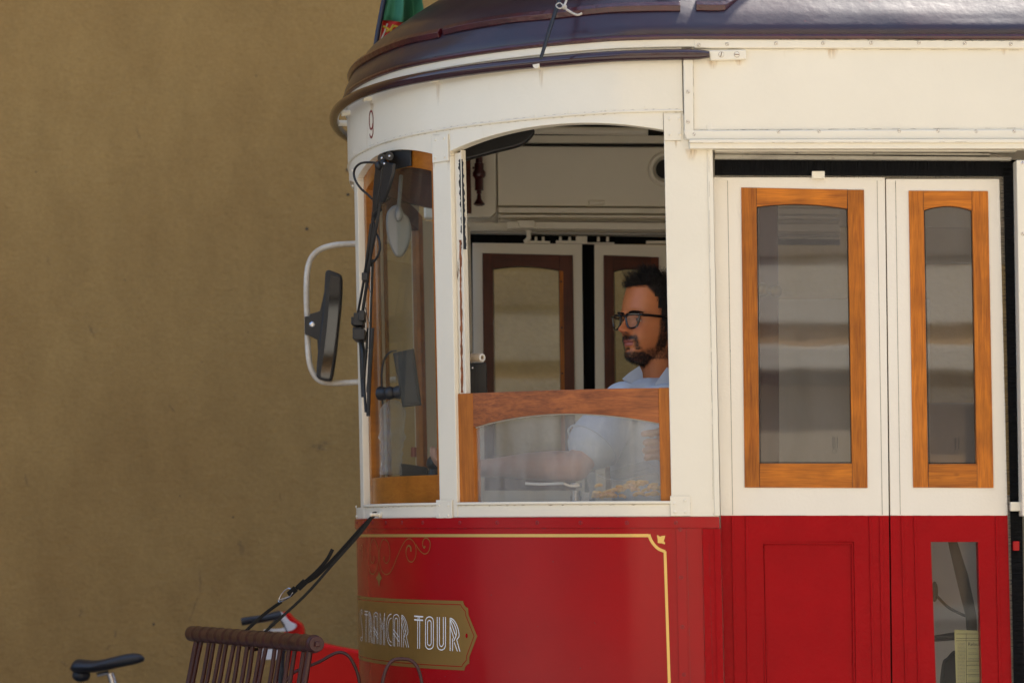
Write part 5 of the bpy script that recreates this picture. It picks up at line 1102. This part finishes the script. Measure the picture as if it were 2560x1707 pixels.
# plastic bag with yellow sweets
BG = thing('plastic_bag', W(1560, 1250, .16), 'clear plastic bag of yellow snacks lying against the lowered sash', 'bag')
mb = MB(); random.seed(3)
out_ = csl([(1470, 1185), (1482, 1180), (1500, 1190), (1520, 1196), (1560, 1200), (1600, 1192), (1640, 1180), (1650, 1200), (1650, 1252), (1485, 1252), (1474, 1225), (1468, 1200)], 3)
c_ = Vector((sum(p[0] for p in out_)/len(out_), sum(p[1] for p in out_)/len(out_), 0)); rings_ = 6; vs = []; n = len(out_)
for sgn in (1, -1):
    for i in range(1, rings_+1):
        f = math.cos(math.pi/2*(i-1)/rings_) ; 
        for (x, y) in out_:
            qx, qy = c_.x+(x-c_.x)*f, c_.y+(y-c_.y)*f; dep = .035*math.sin(math.pi/2*(i-1)/rings_)+.010*noise.noise(Vector((qx*.05, qy*.05, sgn))); vs.append(W(qx, qy, .145+sgn*dep))
for sgn in (0, 1):
    b0 = sgn*rings_*n; mb.f += [(b0+i*n+k, b0+i*n+(k+1) % n, b0+(i+1)*n+(k+1) % n, b0+(i+1)*n+k) for i in range(rings_-1) for k in range(n)]+[tuple(b0+(rings_-1)*n+k for k in range(n))]
mb.v = [tuple(v_) for v_ in vs]; mb.build('film', 'plastic_clear', BG)
for i in range(46):
    x = random.uniform(1486, 1645); y = random.uniform(1214, 1246)- (8 if x > 1560 else 0); a = random.uniform(-.6, .6); L_ = random.uniform(8, 14)
    P = [W(x-L_*math.cos(a), y+L_*math.sin(a)*.5, .145), W(x, y-3, .135+random.uniform(-.01, .02)), W(x+L_*math.cos(a), y-L_*math.sin(a)*.5, .15)]
    MB().tube(cr(P, 4), [.0012]+[.0048]*(len(cr(P, 4))-2)+[.0012], 8).build('snack', 'yellow_candy', BG)
# papers held by the driver / tilted clear board
mb = MB(); slab(mb, [(1490, 1188), (1610, 1152), (1625, 1158), (1640, 1166), (1535, 1196)], .33, .004); tag(mb.build('clipboard', 'plastic_clear'), 'tilted translucent board under the driver\'s hand behind the dirty sash', 'board')
# notice behind the lower pane of the narrow door leaf and dark gear behind it
NT = thing('paper_notice', W(2420, 1690, .13), 'yellowish printed report form behind the low glass of the narrow door leaf', 'paper')
mb = MB(); slab(mb, [(2386, 1573), (2480, 1577), (2480, 1760), (2392, 1760)], .13, .001); sh = mb.build('sheet', 'paper_yellow', NT, smooth=False)
cu = bpy.data.curves.new('t', 'FONT'); cu.body = 'Relatório de'; cu.size = 9*(D0+.13)/FPX*1.3; to = bpy.data.objects.new('t', cu); COL.objects.link(to); bpy.context.view_layer.update()
dg = bpy.context.evaluated_depsgraph_get(); tm = bpy.data.meshes.new_from_object(to.evaluated_get(dg)); bpy.data.objects.remove(to)
q = W(2420, 1613, .1285); tm.transform(Matrix.Translation(q) @ Matrix.Rotation(R(90), 4, 'X')); link('heading', tm, 'ink', sh, smooth=False)
mb = MB(); random.seed(9)
mb2 = MB()
for y in (1583, 1594, 1600, 1651, 1662, 1684, 1704, 1740): mb.prism([W(2416 if y > 1640 else 2390, y, .1288), W(2478, y, .1288), W(2478, y+1, .1288), W(2416 if y > 1640 else 2390, y+1, .1288)], (0, .0003, 0))
mb.prism([W(2415, 1582, .1288), W(2416, 1582, .1288), W(2417, 1760, .1288), W(2416, 1760, .1288)], (0, .0003, 0))
y = 1606
while y < 1755:
    x = 2394
    while x < 2412: l_ = random.uniform(2, 6); mb2.prism([W(x, y, .1288), W(min(x+l_, 2413), y, .1288), W(min(x+l_, 2413), y+1, .1288), W(x, y+1, .1288)], (0, .0003, 0)); x += l_+1
    if y > 1618 and y % 2 < 1:
        x = 2421
        while x < 2452: l_ = random.uniform(2, 6); mb2.prism([W(x, y, .1288), W(x+l_, y, .1288), W(x+l_, y+.9, .1288), W(x, y+.9, .1288)], (0, .0003, 0)); x += l_+1
    y += 3.5
mb.build('form_lines', 'ink', sh, smooth=False); mb2.build('small_print', 'pale_ink', sh, smooth=False)
GR = thing('door_gear', W(2400, 1700, .3), 'dark levers and a rod behind the low glass of the narrow door leaf', 'door gear')
mb = MB(); mb.tube([W(2375, 1330, .3), W(2405, 1440, .3), W(2428, 1540, .3), W(2440, 1800, .3)], [.012, .018, .016, .014], 12); mb.build('lever', 'dark_in', GR)
MB().tube(cr([W(x, y, .32) for x, y in ((2334, 1480), (2345, 1492), (2375, 1520), (2430, 1546))], 4), .0042, 8).build('rod', 'black', GR)
mb = MB(); mb.ball(W(2336, 1478, .32), (.011, .012, .03), 12, 8); mb.tube([W(2330, 1596, .25), W(2395, 1588, .25)], [.009, .012], 10); mb.build('joint', 'black', GR)
mb = MB(); mb.prism([W(x, y, .25) for x, y in csl([(2362, 1665), (2375, 1645), (2400, 1632), (2400, 1760), (2358, 1760)], 3)], (0, .06, 0)); mb.build('motor_case', 'dark_in', GR, bevel=.01)
mb = MB(); mb.box(1.05, 1.48, .60, .62, .76, 2.0, False); tag(mb.build('grey_partition', 'grey_part'), 'plain grey partition panel inside the tram behind the door gear', 'panel')
# ------------------------------------------------------------------ the driver
PY = .50; HS = .97
hc = W(1627, 803, PY)                      # head centre at eye height
PS = thing('person', (hc.x+.02, hc.y, Z_FLOOR+.05), 'bearded person in black glasses and pale blue shirt at the open cab window, looking left', 'person')
psi = R(39); fw = Vector((-math.cos(psi), -math.sin(psi), 0)); lf = Vector((math.sin(psi), -math.cos(psi), 0)); up = Vector((0, 0, 1))
def HD(f, l, u): return hc+(fw*f+lf*l+up*u)*HS
def interp(tab, z):
    if z >= tab[0][0]: return tab[0][1]
    for (z0, a), (z1, b_) in zip(tab, tab[1:]):
        if z >= z1:
            u = (z-z1)/(z0-z1); return b_+(a-b_)*u
    return tab[-1][1]
F_ = [(.146, .0), (.143, .030), (.134, .050), (.118, .067), (.096, .080), (.07, .088), (.045, .094), (.022, .099), (.008, .097), (-.01, .092), (-.035, .093), (-.05, .096), (-.062, .099), (-.085, .094), (-.1, .095), (-.115, .090), (-.126, .070), (-.132, .03)]
B_t = [(.146, 0), (.140, -.04), (.12, -.078), (.08, -.104), (.03, -.112), (-.02, -.105), (-.06, -.088), (-.1, -.07), (-.132, -.06)]
W_t = [(.146, 0), (.140, .035), (.125, .055), (.10, .068), (.06, .076), (.02, .077), (-.01, .076), (-.04, .072), (-.07, .060), (-.095, .046), (-.115, .034), (-.132, .022)]
g = lambda x, m_, s: math.exp(-((x-m_)/s)**2)
NZf = [(.02, 0), (.008, .006), (-.006, .019), (-.018, .030), (-.028, .0395), (-.034, .038), (-.040, .025), (-.047, .004), (-.052, 0)]
def head_mesh(mb, nz=110, na=120):
    vs = []
    for i in range(nz+1):
        z = .146-.278*(i/nz); f, b_, w_ = interp(F_, z), interp(B_t, z), interp(W_t, z)
        for k in range(na):
            a = 2*math.pi*k/na; ca, sa_ = math.cos(a), math.sin(a)
            ex = 2.08; r_ = 1/((abs(ca)**ex+abs(sa_)**ex)**(1/ex)); cx_ = r_*ca; cy_ = r_*sa_
            x = cx_*(f if ca > 0 else -b_); y = cy_*w_
            if ca > 0:
                fr_ = max(0, ca)
                wd = .0085+.007*g(z, -.034, .012); nose = interp(NZf, z)
                x += nose*math.exp(-(abs(y)/wd)**2.2)+.007*g(z, -.037, .009)*(g(y, .0145, .006)+g(y, -.0145, .006))
                for s in (1, -1):
                    x -= .011*g(y, s*.031, .014)*g(z, .000, .013)*fr_      # sockets
                    x += .0075*g(y, s*.030, .018)*g(z, .0215, .007)*fr_    # brow
                    x += .006*g(y, s*.040, .016)*g(z, -.027, .016)*fr_     # cheek
                    x -= .003*g(y, s*.027, .006)*g(z, -.07, .02)
                x -= .004*g(y, 0, .008)*g(z, .012, .010)
                x += .0065*g(z, -.0635, .0042)*g(y, 0, .020)-.005*g(z, -.0700, .0026)*g(y, 0, .022)+.0065*g(z, -.0760, .0048)*g(y, 0, .016)-.004*g(z, -.0875, .005)*g(y, 0, .018)+.006*g(z, -.108, .013)*g(y, 0, .02)
                x -= .002*g(z, -.056, .005)*g(y, 0, .004)
            vs.append(HD(x, y, z))
    fs = [(i*na+k, (i+1)*na+k, (i+1)*na+(k+1) % na, i*na+(k+1) % na) for i in range(nz) for k in range(na)]
    mb.add(vs, fs+[tuple(range(nz*na, (nz+1)*na))])
def limb(mb, pts, rs, seg=20, n=5):
    P = cr(pts, n); RR = cr([Vector((r, 0, 0)) for r in rs], n); mb.tube(P, [q.x for q in RR], seg); mb.ball(P[0], RR[0].x, 16, 10); mb.ball(P[-1], RR[-1].x, 16, 10)
body = MB(); head_mesh(body)
neckT = HD(-.02, 0, -.09); chest = W(1668, 1130, PY+.02)
limb(body, [HD(-.02, 0, -.06), HD(-.022, 0, -.12), HD(-.035, 0, -.20), HD(-.05, 0, -.27)], [.052, .053, .057, .075])
for s in (1, -1): limb(body, [HD(-.045, s*.03, -.19), HD(-.05, s*.09, -.235)], [.035, .05], n=3)
# ear
for s in (1, -1):
    E = [(-.005, .02), (-.022, .028), (-.034, .014), (-.034, -.008), (-.02, -.030), (-.008, -.034), (-.004, -.01)]
    P = [HD(a, s*(.080+(.010 if a < -.015 else 0)), b_-.022) for a, b_ in E]; body.tube(cr(P, 4, True), .0045, 8, closed=True); body.ball(HD(-.016, s*.078, -.022), (.012, .008, .02), 10, 8)
# torso core, arms and hands
SHL = W(1560, 1010, PY-.10); SHR = HD(-.05, -.19, -.30)
hip = Vector((hc.x+.05, hc.y+.02, 1.62))
body.tube([hip, hip+Vector((0, 0, .25)), HD(-.05, 0, -.36), HD(-.05, 0, -.27)], [.13, .14, .14, .08], 24)
EL = W(1440, 1166, PY-.20); WR = W(1195, 1170, PY+.16); HN = W(1150, 1168, PY-.13)
limb(body, [SHL, SHL.lerp(EL, .5)+Vector((0, 0, .0)), EL], [.050, .046, .040])
limb(body, [EL, W(1395, 1166, PY-.15), W(1320, 1165, PY-.01), W(1250, 1168, PY+.09), WR], [.043, .046, .040, .031, .026])
def hand(mb, wrist, palm_dir, normal, side, curl, sc=1.0, tips=None):
    d = Vector(palm_dir).normalized(); n = Vector(normal).normalized(); s = d.cross(n).normalized()*side; n = s.cross(d)*side
    pc = wrist+d*.05*sc
    vs = []; seg = 18
    for t_, wd, th in ((0, .026, .020), (.02, .034, .019), (.05, .041, .017), (.08, .043, .015), (.092, .040, .013)):
        for k in range(seg): a = 2*math.pi*k/seg; vs.append(wrist+d*t_*sc+s*wd*math.cos(a)*sc+n*th*math.sin(a)*sc)
    mb.add(vs, [(i*seg+k, i*seg+(k+1) % seg, (i+1)*seg+(k+1) % seg, (i+1)*seg+k) for i in range(4) for k in range(seg)]+[tuple(range(seg)), tuple(range(4*seg, 5*seg))])
    for j, (o_, L_) in enumerate(((-.031, .068), (-.0105, .078), (.0105, .072), (.031, .056))):
        p = wrist+d*.082*sc+s*o_*sc; dirn = Vector(d); P = [p]; q = p
        for k, fr_ in enumerate((.46, .30, .24)):
            rot = Matrix.Rotation(curl*(.75 if k == 0 else 1)*side, 3, s); dirn = (rot @ dirn).normalized(); q = q+dirn*L_*fr_*sc*1.15; P.append(q)
        limb(mb, P, [.0098*sc, .0092*sc, .0086*sc, .0074*sc], 10, 3)
    th0 = wrist+d*.022*sc-s*.026*sc; limb(mb, [th0, th0+(d*.028-s*.020+n*.006*1)*sc, th0+(d*.058-s*.022+n*.014)*sc, th0+(d*.078-s*.014+n*.02)*sc], [.013*sc, .0115*sc, .0105*sc, .0085*sc], 10, 3)
hand(body, WR, (-1, -.05, -.02), (0, .2, 1), 1, .55)
# right hand before the chest: back of the hand hidden by the sash stile, four fingers stacked and curled, tips to the left
RW = W(1712, 1130, PY-.27); fb_ = []
SR = SHR; RE = W(1800, 1190, PY-.02)
limb(body, [SR, SR.lerp(RE, .5), RE], [.050, .046, .040]); limb(body, [RE, RE.lerp(RW, .5), RW], [.040, .036, .028])
pc = W(1672, 1118, PY-.27); vs = []; body.ball(pc, (.045, .022, .050), 18, 14)
for j, (y0, xt, r0) in enumerate(((1082, 1606, .0098), (1104, 1611, .0100), (1124, 1609, .0096), (1143, 1612, .0088))):
    limb(body, [W(1668, y0+2, PY-.275), W(1645, y0-1, PY-.298), W(1622, y0, PY-.302), W(xt+3, y0+2, PY-.290), W(xt+6, y0+3, PY-.272)], [.0112, r0, r0, r0*.92, r0*.8], 12, 4)
limb(body, [W(1672, 1086, PY-.25), W(1650, 1078, PY-.245), W(1628, 1086, PY-.25)], [.014, .0115, .0095], 12, 4)
bo_ = link('body', body.mesh(), 'skin', PS)
rm = bo_.modifiers.new('r', 'REMESH'); rm.mode = 'VOXEL'; rm.voxel_size = .0028; rm.use_smooth_shade = True
smm = bo_.modifiers.new('s', 'CORRECTIVE_SMOOTH'); smm.iterations = 0
bo_.modifiers.remove(smm); sm2 = bo_.modifiers.new('s', 'SMOOTH'); sm2.iterations = 2; sm2.factor = .5
def bake(o):
    bpy.context.view_layer.update(); dg = bpy.context.evaluated_depsgraph_get(); me = bpy.data.meshes.new_from_object(o.evaluated_get(dg)); o.modifiers.clear(); old = o.data; o.data = me
    me.polygons.foreach_set('use_smooth', [True]*len(me.polygons)); return me
me = bake(bo_)
def local(P): q = (P-hc)/HS; return q.dot(fw), q.dot(lf), q.z
def beard_at(f, l, u):
    al = abs(l)
    if f < -.03 or u > .0 or u < -.150: return 0
    if u < -.118 and f < .03: return 0
    v_ = 0
    must = g(u, -.0540-.10*max(0, al-.012), .0068)*(1 if al < .030 else max(0, 1-(al-.030)/.006))*(1 if f > .05 else 0)*1.8
    side = g(al, .0285, .006)*(1 if -.092 < u < -.055 and f > .05 else 0)*1.2
    line = -.092+max(0, al-.03)*.62                     # upper edge of beard along the jaw
    chin = max(0, min(1, (line-u)/.009))*(1 if al < .036 else .58)
    if al < .018 and -.092 < u < -.083: chin = max(chin, .8*g(u, -.088, .006)*(1 if al < .008 else .3))
    burn = max(0, min(1, (.024-abs(f-.008))/.010))*(1 if u > -.095 and al > .045 else 0)*(1.0 if u > -.08 else .8)
    return min(1, max(must, side, chin, burn))
ca_ = me.color_attributes.new('tone', 'FLOAT_COLOR', 'POINT'); data = []
for v_ in me.vertices:
    P = v_.co; f, l, u = local(P); c = Vector((.50, .170, .060))
    n1 = noise.noise(P*60); n2 = noise.noise(P*22)
    if u > -.2 and f > -.15 and abs(l) < .12 and abs(f) < .2:
        c = c*(1+.05*n1+.08*n2); c.y *= 1-.10*g(u, -.03, .012)*g(l, 0, .02)
        for s in (1, -1): c.y *= 1-.10*g(u, -.03, .016)*g(l, s*.04, .018)
        if f > .09 and abs(l) < .024-.010*abs(u+.07)/.008*.6 and -.0805 < u < -.0595: c = Vector((.36, .10, .075)) if abs(u+.0697) > .0016 else Vector((.13, .035, .03))
        bb = beard_at(f, l, u)
        c = c.lerp(Vector((.010, .006, .004)), max(0, min(.96, bb*(.82+.5*noise.noise(P*230)))) if bb > 0 else 0)
        if f > .10 and .0085 < abs(l) < .013 and -.045 < u < -.038: c = Vector((.08, .03, .02))
        hl_ = .098-.9*max(0, abs(l)-.045)-max(0, .06-f)*.6
        if u > hl_ and f > -.2: c = c.lerp(Vector((.02, .012, .009)), min(1, (u-hl_)/.010))
    else: c = Vector((.50, .26, .17))*(1+.07*n2)
    data += [c.x, c.y, c.z, 1]
ca_.data.foreach_set('color', data)
# beard, brows: short hairs rooted on the skin
random.seed(21); from mathutils.bvhtree import BVHTree
bv_ = BVHTree.FromPolygons([v_.co for v_ in me.vertices], [p.vertices for p in me.polygons]); bd = MB(); hb = MB()
def hair_strip(mb, P, w_):
    vs = []; n = len(P)
    side = Vector((random.uniform(-1, 1), random.uniform(-1, 1), random.uniform(-1, 1))).normalized()
    for i, p in enumerate(P):
        tn = (P[min(i+1, n-1)]-P[max(0, i-1)]); sd = tn.cross(side); sd = sd.normalized()*w_*(1-.7*i/(n-1)) if sd.length > 1e-9 else Vector((0, 0, 0)); vs += [p-sd, p+sd]
    mb.add(vs, [(2*i, 2*i+1, 2*i+3, 2*i+2) for i in range(n-1)])
verts = [v_ for v_ in me.vertices if (v_.co-hc).length < .2]
for v_ in random.sample(verts, min(len(verts), 60000)):
    f, l, u = local(v_.co); bb = beard_at(f, l, u)
    if bb > .15 and random.random() < bb*.85:
        d = (v_.normal*.55+Vector((0, 0, -.8))+fw*.15+Vector((random.uniform(-.4, .4),)*1+(random.uniform(-.4, .4), random.uniform(-.3, .3)))).normalized()
        L_ = random.uniform(.004, .009)*(1.25 if u < -.1 else .8); hair_strip(bd, [v_.co, v_.co+d*L_*.5, v_.co+(d+Vector((0, 0, -.3))).normalized()*L_], .00042)
bd.build('beard', 'hair', PS, smooth=False)
br = MB()
for s in (1, -1):
    for k in range(800):
        t_ = random.random(); l = s*(.010+.040*t_); u = .019+.0065*math.sin(t_*2.4)-.004*t_+random.uniform(-.003, .003)*(1.2-t_)
        hit = bv_.ray_cast(HD(.2, l, u-.002), -fw)
        if hit[0] is None: continue
        p = hit[0]; d = (lf*s*1.0+up*.25+fw*.3).normalized(); hair_strip(br, [p, p+d*.004+fw*.0016, p+d*.009+fw*.0010], .0008)
br.build('eyebrows', 'hair', PS, smooth=False)
# head hair: cap plus many curly strands
cap = MB(); vs = []; nz, na = 34, 48
for i in range(nz+1):
    z = .155-.20*(i/nz)
    for k in range(na):
        a = 2*math.pi*k/na; f, b_, w_ = interp(F_, min(z, .1455)), interp(B_t, min(z, .1455)), interp(W_t, min(z, .1455)); zz = z
        x = math.cos(a)*(f if math.cos(a) > 0 else -b_); y = math.sin(a)*w_
        nn = 1.025+.05*noise.noise(Vector((x*30, y*30, z*30)))
        vs.append(HD(x*nn-(.002 if x > 0 else 0), y*nn, zz+.002))
keep = []
for i in range(nz):
    for k in range(na):
        a = 2*math.pi*(k+.5)/na; z = .155-.20*((i+.5)/nz); ca = math.cos(a); lim = .101 if ca > .55 else (.101-(.55-ca)*.30 if ca > .10 else -.05)
        if z > lim: keep.append((i*na+k, (i+1)*na+k, (i+1)*na+(k+1) % na, i*na+(k+1) % na))
cap.add(vs, keep)
hair = cap
random.seed(4)
for i in range(5200):
    a = random.uniform(-math.pi, math.pi); z = random.uniform(-.02, .152); ca = math.cos(a); lim = .100 if ca > .5 else (.10-(.5-ca)*.35 if ca > .05 else -.03)
    if z < lim: continue
    zc_ = min(z, .144); f, b_, w_ = interp(F_, zc_), interp(B_t, zc_), interp(W_t, zc_); x = ca*(f if ca > 0 else -b_); y = math.sin(a)*w_
    p = HD(x, y, zc_); nrm_ = (p-HD(-.02, 0, .02)).normalized(); topf = max(0, (z-.07)/.075); L_ = (.008+.021*topf)*random.uniform(.5, 1.3)
    if ca > .3 and z > .095: L_ *= 1.2
    d = (nrm_*.85+up*.35*topf+fw*(.30 if ca > .2 else 0)).normalized(); e1 = d.orthogonal().normalized(); e2 = d.cross(e1); ph = random.uniform(0, 6.28); rad = random.uniform(.0025, .006); tw = random.uniform(5, 9)*random.choice((-1, 1)); P = []
    for k in range(8):
        u = k/7; P.append(p+d*L_*u+(e1*math.cos(ph+tw*u)+e2*math.sin(ph+tw*u)-e1*math.cos(ph)-e2*math.sin(ph))*rad*min(1, u*3)-up*.006*u*u)
    hair_strip(hair, P, random.uniform(.0005, .0009))
# loose curl at the brow side
for i in range(90):
    p = HD(.085+random.uniform(-.01, .004), .012+random.uniform(-.03, .03), .106+random.uniform(0, .02)); ph = random.uniform(0, 6.28); rad = random.uniform(.005, .010); P = []
    for k in range(12): u = k/11; a = ph+u*6; P.append(p+fw*(.022*u)+up*(.030*u)+(fw*math.cos(a)+up*math.sin(a)-fw*math.cos(ph)-up*math.sin(ph))*rad*u)
    hair_strip(hair, P, .0005)
hair.build('hair', 'hair', PS, smooth=False)
for s in (1, -1):
    for nm, f, r, m_ in (('eye', .0700, .0122, 'eye_white'),):
        c = HD(f, s*.031, 0); ey = MB().ball(c, r*HS, 18, 12).build('eye', m_, PS); gz = (fw*1.0-lf*.35*1).normalized()
        MB().ball(c+gz*.0075*HS, (.0062,)*3, 12, 8).build('iris', 'iris', ey)
    # lids
    lid = MB(); c = HD(.0702, s*.031, 0)
    for sg_, zz in ((1, .0046), (-1, -.0050)):
        P = []
        for k in range(9):
            a = -1+2*k/8; P.append(c+(fw*math.cos(a*.95)*.0130+lf*math.sin(a*.95)*.0135)*HS+up*zz*(1-a*a*.8)*HS)
        lid.tube(P, .0019, 8)
    lm = lid.mesh(); at = lm.color_attributes.new('tone', 'FLOAT_COLOR', 'POINT'); at.data.foreach_set('color', [.33, .14, .08, 1]*len(lm.vertices)); link('eyelids', lm, 'skin', PS)
# glasses
gp = MB(); lens = []
def GP(l, u, wrap=0): return HD(.111-1.1*max(0, abs(l)-.02)**1.5*1.2, l, u)
for s in (1, -1):
    sh_ = [(.0085, .013), (.020, .0175), (.040, .018), (.0545, .0165), (.0575, .008), (.0545, -.008), (.046, -.0215), (.030, -.0245), (.0175, -.019), (.0105, -.004)]
    P = [GP(s*(a+.003), b_-.004) for a, b_ in sh_]; Q = cr(P, 5, True); gp.tube(Q, .0031, 8, closed=True)
    topb = cr([GP(s*(a+.003), b_-.004) for a, b_ in sh_[:4]], 5); gp.tube(topb, .0044, 8)
    lens.append(MB().add(Q, [tuple(range(len(Q)))]))
    hx = GP(s*.0605, .012); gp.tube(cr([hx, HD(.095, s*.069, .010), HD(.06, s*.076, .009), HD(.0, s*.083, .006), HD(-.02, s*.083, .002), HD(-.035, s*.082, -.02)], 4), [.0042]*5*4+[.003], 8)
gp.tube(cr([GP(.012, .006), HD(.115, 0, .011), GP(-.012, .006)], 4), .0028, 8)
gl_ = gp.build('glasses', 'black_gloss', PS)
for l_ in lens: l_.build('lens', 'glass_lens', gl_)
MB().ball(GP(.0605, .013)+fw*.002, .0020, 8, 6).build('hinge_pin', 'steel', gl_)
# shirt: body, sleeves, collar
sh = MB(); sh.tube(cr([hip+Vector((0, 0, -.10)), hip+Vector((0, 0, .15)), hip+Vector((-.01, -.01, .32)), HD(-.05, 0, -.30), HD(-.045, 0, -.235)], 5), [.155, .157, .16, .162, .165, .168, .17, .17, .172, .172, .17, .168, .165, .16, .15, .14, .125, .11, .10, .085, .075], 36)
for s, e_ in ((1, SHL), (-1, SHR)): limb(sh, [HD(-.045, s*.05, -.245), (HD(-.045, s*.05, -.245)+e_)/2+up*.012, e_], [.058, .062, .064])
limb(sh, [SHL, SHL.lerp(EL, .35), SHL.lerp(EL, .60)], [.068, .072, .082], 24); limb(sh, [SHR, SHR.lerp(RE, .4), SHR.lerp(RE, .75)], [.068, .066, .066], 24)
so_ = link('shirt', sh.mesh(), 'shirt', PS); rm = so_.modifiers.new('r', 'REMESH'); rm.mode = 'VOXEL'; rm.voxel_size = .005; rm.use_smooth_shade = True
s2 = so_.modifiers.new('s', 'SMOOTH'); s2.iterations = 5; s2.factor = .5; bake(so_)
for v_ in so_.data.vertices:
    p = v_.co; v_.co = p+Vector((noise.noise(Vector((p.x*10+p.z*7, p.y*10, p.z*9)))*.007+noise.noise(p*34)*.0028, noise.noise(Vector((p.x*12, p.z*14+p.x*9, 3)))*.008+noise.noise(p*31+Vector((9, 0, 0)))*.0028, 0))
# sleeve hem
hc_ = SHL.lerp(EL, .66); hd = (EL-SHL).normalized(); u1 = hd.orthogonal().normalized(); u2 = hd.cross(u1)
MB().tube([hc_+(u1*math.cos(a)+u2*math.sin(a))*.0835 for a in [i*math.pi/14 for i in range(28)]], .003, 6, closed=True).build('sleeve_hem', 'shirt', so_)
# collar wings from pixels
def wing(name, pts, Ys, th=.004, m_='shirt'):
    vs = [W(x, y, Y) for (x, y), Y in zip(pts, Ys)]; mb = MB(); mb.prism(vs, (0, th, 0)); return mb.build(name, m_, so_, bevel=.0015, smooth=False)
wing('collar', [(1599, 914), (1606, 930), (1611, 975), (1598, 985), (1578, 960), (1555, 947), (1572, 932)], [PY-.05, PY-.065, PY-.10, PY-.115, PY-.125, PY-.13, PY-.09])
wing('collar', [(1668, 917), (1676, 925), (1680, 985), (1622, 985), (1640, 955)], [PY-.08, PY-.08, PY-.12, PY-.14, PY-.12])
MB().tube(cr([W(x, y, Y-.0035) for (x, y), Y in zip([(1558, 949), (1572, 954), (1590, 968), (1599, 980)], [PY-.13, PY-.127, PY-.122, PY-.116])], 4), .0008, 5).build('collar_seam', 'shirt_thread', so_)
# trousers and shoes, standing on the cab floor
tr = MB(); zf = Z_FLOOR+.05
for dy in (-.10, .10):
    limb(tr, [hip+Vector((0, dy*.7, -.05)), Vector((hip.x, hip.y+dy, 1.22)), Vector((hip.x+.02, hip.y+dy, zf+.07))], [.105, .075, .05])
    tr.ball((hip.x-.05, hip.y+dy, zf+.035), (.13, .05, .045), 14, 10)
tro = link('trousers', tr.mesh(), 'trousers', PS); rm = tro.modifiers.new('r', 'REMESH'); rm.mode = 'VOXEL'; rm.voxel_size = .012; rm.use_smooth_shade = True; bake(tro)
